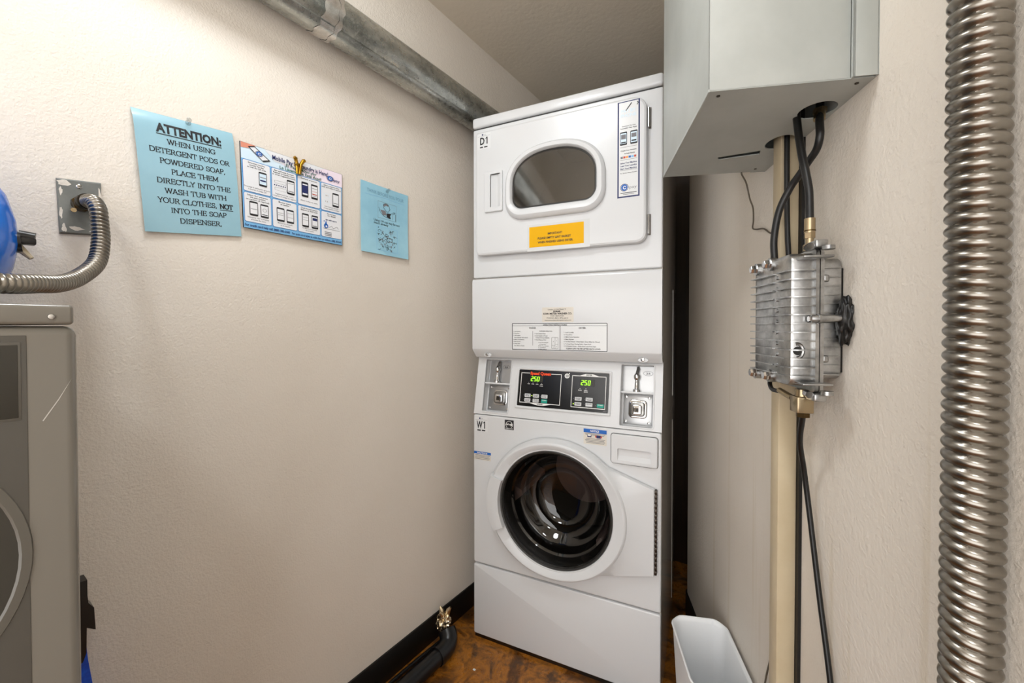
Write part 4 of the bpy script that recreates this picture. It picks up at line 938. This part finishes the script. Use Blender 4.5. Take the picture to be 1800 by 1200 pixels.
# ------------------------------------------------------------------ drain pipe on the floor with a foil plug, thin hose
zf = FLOOR
pts, _ = spline([(-1.035, .16, .012), (-1.035, .4, .012), (-1.035, .9, .012), (-1.034, 1.06, .012)], 40)
loc = Vector((-1.035, .9, FLOOR))
t = thing('drain_pipe', 'black plastic drain pipe lying along the foot of the left wall', 'pipe', loc)
b = MB(); b.tube([p - loc for p in pts], .0285, 'abs', 24); b.build('straight_run', t)
pts, _ = spline([(-1.034, 1.035, .0135), (-1.034, 1.066, .0135), (-1.038, 1.094, .019), (-1.049, 1.111, .033), (-1.064, 1.118, .048)], 24)
b = MB(); b.tube([p - loc for p in pts], .0325, 'abs', 24); b.build('elbow', t)
b = MB(); bm_ = bmesh.new(); bmesh.ops.create_icosphere(bm_, subdivisions=4, radius=1)
for v in bm_.verts:
    d = v.co.copy(); k = 1 + .38 * noise.noise(d * 3.1) + .2 * noise.noise(d * 8)
    v.co = Vector((d.x * .026 * k, d.y * .026 * k, d.z * .031 * k))
bm_.verts.index_update()
b.add([v.co for v in bm_.verts], [[v.index for v in f.verts] for f in bm_.faces], 'foil'); bm_.free()
for dx, dy, h_ in ((-.012, 0, .052), (.012, .012, .054), (.0, -.014, .045)): b.tube([(dx * .6, dy * .6, .02), (dx, dy, h_ * .8), (dx * 1.6, dy * 1.4, h_)], [.010, .009, .004], 'foil', 7)
tag(b.build('foil_plug', loc=None), 'crumpled foil plug stuffed in the upturned end of the black drain pipe', 'foil plug')
fo = bpy.data.objects['foil_plug']; fo.location = (-1.083, 1.122, .068)
b = MB(); pts, _ = spline([(-1.108, .3, zf + .007), (-1.108, .7, zf + .007), (-1.106, .95, zf + .007), (-1.10, 1.09, zf + .007), (-1.095, 1.16, zf + .007)], 60)
b.tube(pts, .0068, 'cable', 12); tag(b.build('drain_hose', loc=(-1.108, .7, zf)), 'thin black hose between the drain pipe and the left baseboard', 'hose')
b = MB(); b.add(*rbox(-.9186, -.9086, 1.094, 1.101, zf + .0004, zf + .0025, .0008, 2), 'label'); tag(b.build('paper_scrap', loc=(-.913, 1.098, zf)), 'tiny white scrap on the brown floor in front of the stacked washer', 'scrap')

# ------------------------------------------------------------------ things on the right wall (local: x along the wall away from the camera, y out from it)
def rthing(name, label, cat, s=0, n=0, z=0):
    p = rwp(s, n, z); return thing(name, label, cat, p, RW_ROT)
class RB(MB):
    """coordinates are (along wall, out from wall, height) seen from the wall's origin; stored relative to the thing"""
    def __init__(s, s0=0, n0=0, z0=0): super().__init__(lambda v: Vector((v[0] - s0, v[1] - n0, v[2] - z0)))
# painted channel post
t = rthing('channel_post', 'beige painted vertical channel post on the right wall behind the finned amplifier', 'post', .24, 0, FLOOR)
b = RB(.24, 0, FLOOR); b.box(.218, .252, .006, .040, FLOOR, 1.62, 'post', .002, 2); b.build('channel', t)
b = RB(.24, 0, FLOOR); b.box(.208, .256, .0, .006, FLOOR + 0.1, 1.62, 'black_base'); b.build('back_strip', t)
# utility box
Z0, Z1 = 1.559, 2.25
t = rthing('utility_box', 'large grey sheet-metal utility box high on the right wall', 'utility box', .2, 0, Z0)
b = RB(.2, 0, Z0)
s0, s1, n0, n1 = .0115, .388, .034, .2335
def hexh(cx, cy, rx, ry, rot=0, n=28): return [(cx + rx * math.cos(a_) * math.cos(rot) - ry * math.sin(a_) * math.sin(rot), cy + rx * math.cos(a_) * math.sin(rot) + ry * math.sin(a_) * math.cos(rot)) for a_ in [2 * PI * i / n for i in range(n)]]
# sides, top
for (x0, x1, y0, y1) in ((s0, s0 + .002, n0, n1), (s1 - .002, s1, n0, n1), (s0, s1, n1 - .002, n1)): b.box(x0, x1, y0, y1, Z0, Z1, 'box_paint', .0008, 2)
b.box(s0, s1, n0, n1, Z1 - .002, Z1, 'box_paint')
# folded lip on the front edge
b.box(s0 - .0008, s1 + .0008, n1 - .002, n1 + .0008, Z0 - .001, Z0 + .004, 'box_paint', .0006, 2)
b.build('cover', t)
# bottom with two round holes and a slot
def flatholes(b, outer, holes, z, th, mat):
    bm = bmesh.new()
    for ps in [outer] + holes:
        vs = [bm.verts.new((p[0], p[1], 0)) for p in ps]
        for i in range(len(vs)): bm.edges.new((vs[i], vs[(i + 1) % len(vs)]))
    bmesh.ops.triangle_fill(bm, use_beauty=True, use_dissolve=False, edges=bm.edges[:]); bm.verts.index_update()
    vs = [v.co.copy() for v in bm.verts]; fs = [[v.index for v in f.verts] for f in bm.faces]; bm.free()
    for q in (z, z + th): b.add([(v.x, v.y, q) for v in vs], fs, mat)
    for ps in [outer] + holes: b.loft([[(p[0], p[1], q) for p in ps] for q in (z, z + th)], mat)
b = RB(.2, 0, Z0)
flatholes(b, [(s0, .002), (s1, .002), (s1, .058), (s1 - .004, .075), (s1, .10), (s1, n1), (s0, n1)], [hexh(.103, .033, .030, .028), hexh(.226, .039, .033, .024), [(.262, .060), (.281, .055), (.298, .132), (.284, .138)]], Z0, .002, 'box_paint')
b.build('bottom_plate', t)
b = RB(.2, 0, Z0); 
b.box(.0055, .0075, 0, .034, Z0, Z1, 'box_paint', .0008, 2); b.box(.390, .392, 0, .034, Z0, Z1, 'box_paint', .0008, 2); b.box(.0055, .392, .0, .002, Z0, Z1, 'box_paint'); b.box(.0055, .0115, .030, .034, Z0, Z1, 'box_paint', .0008, 2); b.build('back_flange', t)
for s_, n_ in ((.026, .215), (.025, .018), (.368, .03)):
    b = RB(.2, 0, Z0); b.cyl((s_, n_, Z0 - .0012), (s_, n_, Z0 + .001), .0028, 'hinge', 12); b.build('rivet', t)
# finned amplifier
AS, AZ = .15, 1.07
t = rthing('line_amplifier', 'finned cast-aluminium cable amplifier bolted to the right wall, leads above and below', 'amplifier', AS, 0, AZ)
def RA(): return RB(AS, 0, AZ)
def rsl(b, s0, s1, z0, z1, n0, n1, rad, mat, ch):     # rounded slab standing out from the wall
    p = rrect(s0, s1, z0, z1, rad, 5)
    rings = [[(q[0], n0, q[1]) for q in p], [(q[0], n1 - ch, q[1]) for q in p], [(q[0], n1 - ch * .3, q[1]) for q in inset(p, ch * .3)], [(q[0], n1, q[1]) for q in inset(p, ch)]]
    b.loft(rings, mat, True, True, True)
b = RA(); rsl(b, .083, .214, 1.098, 1.303, .004, .038, .016, 'cast', .003); base = b.build('rear_half', t)
b = RA(); rsl(b, .078, .226, 1.086, 1.312, .046, .083, .014, 'cast', .006); cov = b.build('front_cover', t)
b = RA(); p = rrect(.070, .2165, 1.076, 1.318, .008, 4)
b.loft([[(q[0], nn, q[1]) for q in p] for nn in (.036, .0415)], 'cast', True, True, True); b.loft([[(q[0], nn, q[1]) for q in inset(p, .0008)] for nn in (.0425, .048)], 'cast', True, True, True); b.loft([[(q[0], nn, q[1]) for q in inset(p, .003)] for nn in (.041, .043)], 'seam'); b.build('flange', t)
zs = [1.103 + i * .0149 for i in range(13)]
for i, z in enumerate(zs):
    b = RA()
    L_ = .0685 if i % 2 else .0695
    b.loft([[(.082, .048, zz), (L_, .049, zz), (L_, .074, zz), (.073, .0845, zz), (.082, .0905, zz), (.118, .0895, zz), (.118, .078, zz)] for zz in (z - .0011, z + .0011)], 'cast', True, True, True)
    b.build('fin', cov)
    b = RA(); b.loft([[(.132, .078, zz), (.132, .0885, zz), (.2265, .0905, zz), (.2295, .080, zz), (.228, .05, zz), (.22, .05, zz)] for zz in (z - .0011, z + .0011)], 'cast', True, True, True); b.build('fin', cov)
    if i % 1 == 0:
        b = RA(); b.loft([[(.086, .006, zz), (.0765, .008, zz), (.0765, .035, zz), (.086, .036, zz)] for zz in (z + .003, z + .0048)], 'cast', True, True, True); b.build('fin', base)
for k in range(9):
    b = RA(); z = 1.118 + k * .0196; b.cyl((.125, .080, z), (.125, .0862, z), .0036, 'cast', 12); b.build('pin_boss', cov)
for s_, z in ((.211, 1.3015), (.150, 1.303), (.211, 1.0945), (.150, 1.0955)):
    b = RA(); b.slab_ = None
    hx6 = lambda r_: [(s_ + r_ * math.cos(PI / 3 * k), z + r_ * math.sin(PI / 3 * k)) for k in range(6)]
    b.cyl((s_, .076, z), (s_, .0875, z), .0118, 'cast', 18); b.loft([[(q[0], nn, q[1]) for q in hx6(rr)] for rr, nn in ((.0082, .0875), (.0082, .095), (.0068, .0968))], 'chrome', True, True, True); b.build('bolt', cov)
for z in (1.3235, 1.0705):                         # ears and clamp bolts on the near corner
    b = RA(); sg = 1 if z > 1.2 else -1
    b.box(.058, .088, .036, .055, z - .007, z + .006, 'cast', .003, 2); b.box(.052, .082, .030, .075, z - sg * .022 - .002, z - sg * .022 + .002, 'cast', .0015, 2); b.build('corner_ear', t)
    b = RA(); b.cyl((.078, .058, z - sg * .004), (.063, .060, z - sg * .004), .0062, 'chrome', 6); b.cyl((.052, .040, z - .012 * sg), (.052, .040, z - .006 * sg), .009, 'cast', 16); b.build('bolt', t)
b = RA(); b.tube([(.068, .056, 1.200), (.066, .046, 1.200), (.066, .012, 1.2005), (.066, .002, 1.2005)], [.0062, .0072, .0060, .0060], 'cast', 16); b.cyl((.066, .048, 1.2), (.066, .044, 1.2), .0085, 'cast', 16); b.cyl((.069, .060, 1.2), (.069, .0555, 1.2), .005, 'chrome', 6); b.build('hinge_rod', t)
b = RA()
b.tube([(.079, .072 + .009 * math.cos(x), 1.146 + .012 * math.sin(x)) for x in [1.57 + PI * 1.15 * i / 12 for i in range(-1, 12)]], .0032, 'cast', 8); b.cyl((.0785, .071, 1.146), (.0775, .071, 1.146), .0075, 'seam', 18); b.build('port', cov)
for z in (1.268, 1.133):
    b = RA(); b.box(.076, .084, .024, .034, z - .006, z + .006, 'cast', .003, 3); b.build('boss', base)
# connectors above and below
b = RA(); b.cyl((.094, .047, 1.317), (.094, .047, 1.327), .0105, 'brass', 6); b.cyl((.094, .047, 1.326), (.094, .047, 1.341), .006, 'brass', 16); b.cyl((.094, .047, 1.338), (.094, .047, 1.348), .0085, 'brass', 6); b.cyl((.094, .047, 1.347), (.094, .047, 1.372), .0082, 'brass', 16); b.cyl((.094, .047, 1.350), (.094, .047, 1.352), .0088, 'bronze', 16); b.build('top_connector', t)
b = RA(); b.box(.088, .116, .040, .066, 1.038, 1.066, 'brass', .002, 2); b.cyl((.102, .053, 1.064), (.102, .053, 1.078), .010, 'brass', 16); b.cyl((.100, .052, 1.030), (.100, .052, 1.040), .0105, 'bronze', 6); b.cyl((.12, .060, 1.060), (.155, .066, 1.068), .0052, 'brass', 14); b.build('power_block', t)
b = RA(); bm_ = bmesh.new(); bmesh.ops.create_icosphere(bm_, subdivisions=4, radius=1)
for v in bm_.verts:
    d = v.co.copy(); k = 1 + .4 * noise.noise(d * 2.7) + .12 * noise.noise(d * 7)
    v.co = Vector((.068 + d.x * .016 * k, .006 + max(-.005, d.y * .010 * k), 1.196 + d.z * .037 * k))
bm_.verts.index_update(); b.add([v.co for v in bm_.verts], [[v.index for v in f.verts] for f in bm_.faces], 'tar'); bm_.free()
lab(b.build('sealant', t, angle=180), 'black sealant oozing behind the housing')
b = RA(); b.box(.084, .20, .0, .005, 1.11, 1.285, 'black_base', .001, 2); b.build('mounting_plate', t)

# cables
def cable(name, ctrl, r_, mat, label, n=90, cat='cable', group=None):
    pts, _ = spline([rwp(*c_) for c_ in ctrl], n); c0 = pts[-1]
    b = MB(); b.tube(pts, r_, mat, 14); return tag(b.build(name, loc=tuple(c0), angle=60), label, cat, {'coaxial_cable': 'black cables of the amplifier', 'thin_wire': 'thin grey wires on the right wall'}.get(name))
cable('coaxial_cable', [(.128, .054, 1.66), (.128, .054, 1.58), (.120, .055, 1.54), (.1027, .0565, 1.4865), (.093, .055, 1.4527), (.090, .051, 1.42), (.0935, .048, 1.395), (.094, .047, 1.360)], .0062, 'cable', 'thick black cable dropping straight from the grey box into the silver amplifier connector')
cable('coaxial_cable', [(.112, .024, 1.66), (.112, .024, 1.575), (.103, .029, 1.540), (.0975, .031, 1.513), (.108, .031, 1.494), (.124, .036, 1.479), (.140, .043, 1.462), (.156, .051, 1.443), (.171, .062, 1.4075), (.182, .066, 1.357), (.184, .064, 1.3165)], .0062, 'cable', 'thick black cable from the brass fitting, crossing over and curving left to the amplifier')
b = MB(); b.cyl(rwp(.1115, .0242, 1.562), rwp(.109, .0265, 1.546), .0088, 'brass', 16); b.cyl(rwp(.112, .024, 1.566), rwp(.112, .024, 1.559), .0105, 'brass', 6); tag(b.build('cable_fitting', loc=tuple(rwp(.112, .024, 1.55))), 'brass cable fitting under the round hole of the grey box', 'fitting')
cable('coaxial_cable', [(.2105, .032, 1.66), (.2105, .032, 1.50), (.2105, .030, 1.38), (.2105, .026, 1.3065)], .0048, 'cable', 'straight black cable in front of the beige post, above the amplifier', 70)
cable('coaxial_cable', [(.100, .052, 1.031), (.130, .042, .98), (.150, .025, .92), (.148, .016, .84), (.120, .012, .70), (.086, .012, .58), (.046, .012, .40), (.03, .014, .2), (.02, .016, FLOOR + .006)], .0046, 'cable', 'black cable hanging loose down the right wall below the amplifier', 100)
cable('amplifier_jumper', [(.20, .060, 1.088), (.195, .066, 1.076), (.178, .068, 1.066), (.15, .066, 1.0665)], .004, 'cable', 'short black jumper curling under the amplifier to its lower fitting', 24)
cable('thin_wire', [(.384, .055, 1.5585), (.385, .053, 1.552), (.395, .04, 1.535), (.405, .028, 1.50), (.412, .018, 1.478), (.430, .010, 1.452), (.440, .008, 1.436), (.42, .007, 1.428), (.38, .006, 1.420), (.345, .006, 1.402), (.30, .008, 1.39), (.258, .010, 1.37)], .0018, 'wire', 'thin grey wire wandering from the grey box across the wall to the post', 100, 'wire')
cable('thin_wire', [(.256, .012, 1.2), (.259, .010, .9), (.262, .009, .65), (.268, .008, .59), (.298, .007, .50), (.325, .006, .43), (.352, .006, .35), (.39, .006, .2), (.41, .009, FLOOR + .003)], .0020, 'wire', 'thin grey wire bowing away from the foot of the beige post', 90, 'wire')

# big ribbed conduit in the right foreground
t = rthing('ribbed_conduit', 'thick ribbed steel conduit running floor to ceiling in the right foreground', 'conduit', -.187, .027, FLOOR)
b = RB(-.187, .027, FLOOR); corrugated(b, [(-.186, .029, FLOOR + .002), (-.187, .029, .6), (-.187, .029, 1.2), (-.186, .029, 1.8), (-.186, .029, CEIL - .002)], .0240, .0131, .0048, 'flex', 44, 10, .75); b.build('ribbed_hose', t)

# waste bin between washer and right wall
BC = Vector((-.190, 1.222, FLOOR))
t = thing('waste_bin', 'white frosted plastic waste bin between the stacked washer and the right wall', 'bin', BC, RW_ROT)
def binring(z, k, lift=False):
    p = rrect(-.135 * k, .122 * k, -.080 * k, .068 * k, (.03 * k, .035 * k, .035 * k, .03 * k), 7)
    wv = .0035 if z > .25 else .0015
    return [(q[0] + wv * noise.noise((q[0] * 30, q[1] * 30, 1)), q[1] + wv * noise.noise((q[0] * 30, q[1] * 30, 5)), z + (wv * 1.2 * noise.noise((q[0] * 24, q[1] * 24, 9)) if z > .25 else 0)) for q in p]
H_ = .30 - FLOOR
b = MB(); b.loft([binring(.002, .74), binring(.006, .78), binring(H_ * .5, .89), binring(H_ - .01, .985), binring(H_ - .002, 1.02), binring(H_ + .001, 1.015), binring(H_, .99), binring(H_ - .012, .965), binring(H_ * .5, .875), binring(.012, .765)], 'bin', True, True, True); b.build('tub', t, angle=60)
b = MB(); b.tube([Vector(p) for p in binring(H_, 1.012)] + [Vector(binring(H_, 1.012)[0])], .0028, 'bin', 8, False); b.build('rim', t)
# brown board, widened and darkened to hold the shade of the gap
b = MB(); b.box(-.62, -.235, 2.20, 2.225, FLOOR, 1.98, 'wood', .002, 2); tag(b.build('gap_shade_board', loc=(-.395, 2.21, FLOOR)), 'brown board glimpsed in the dark gap right of the stacked washer', 'board')
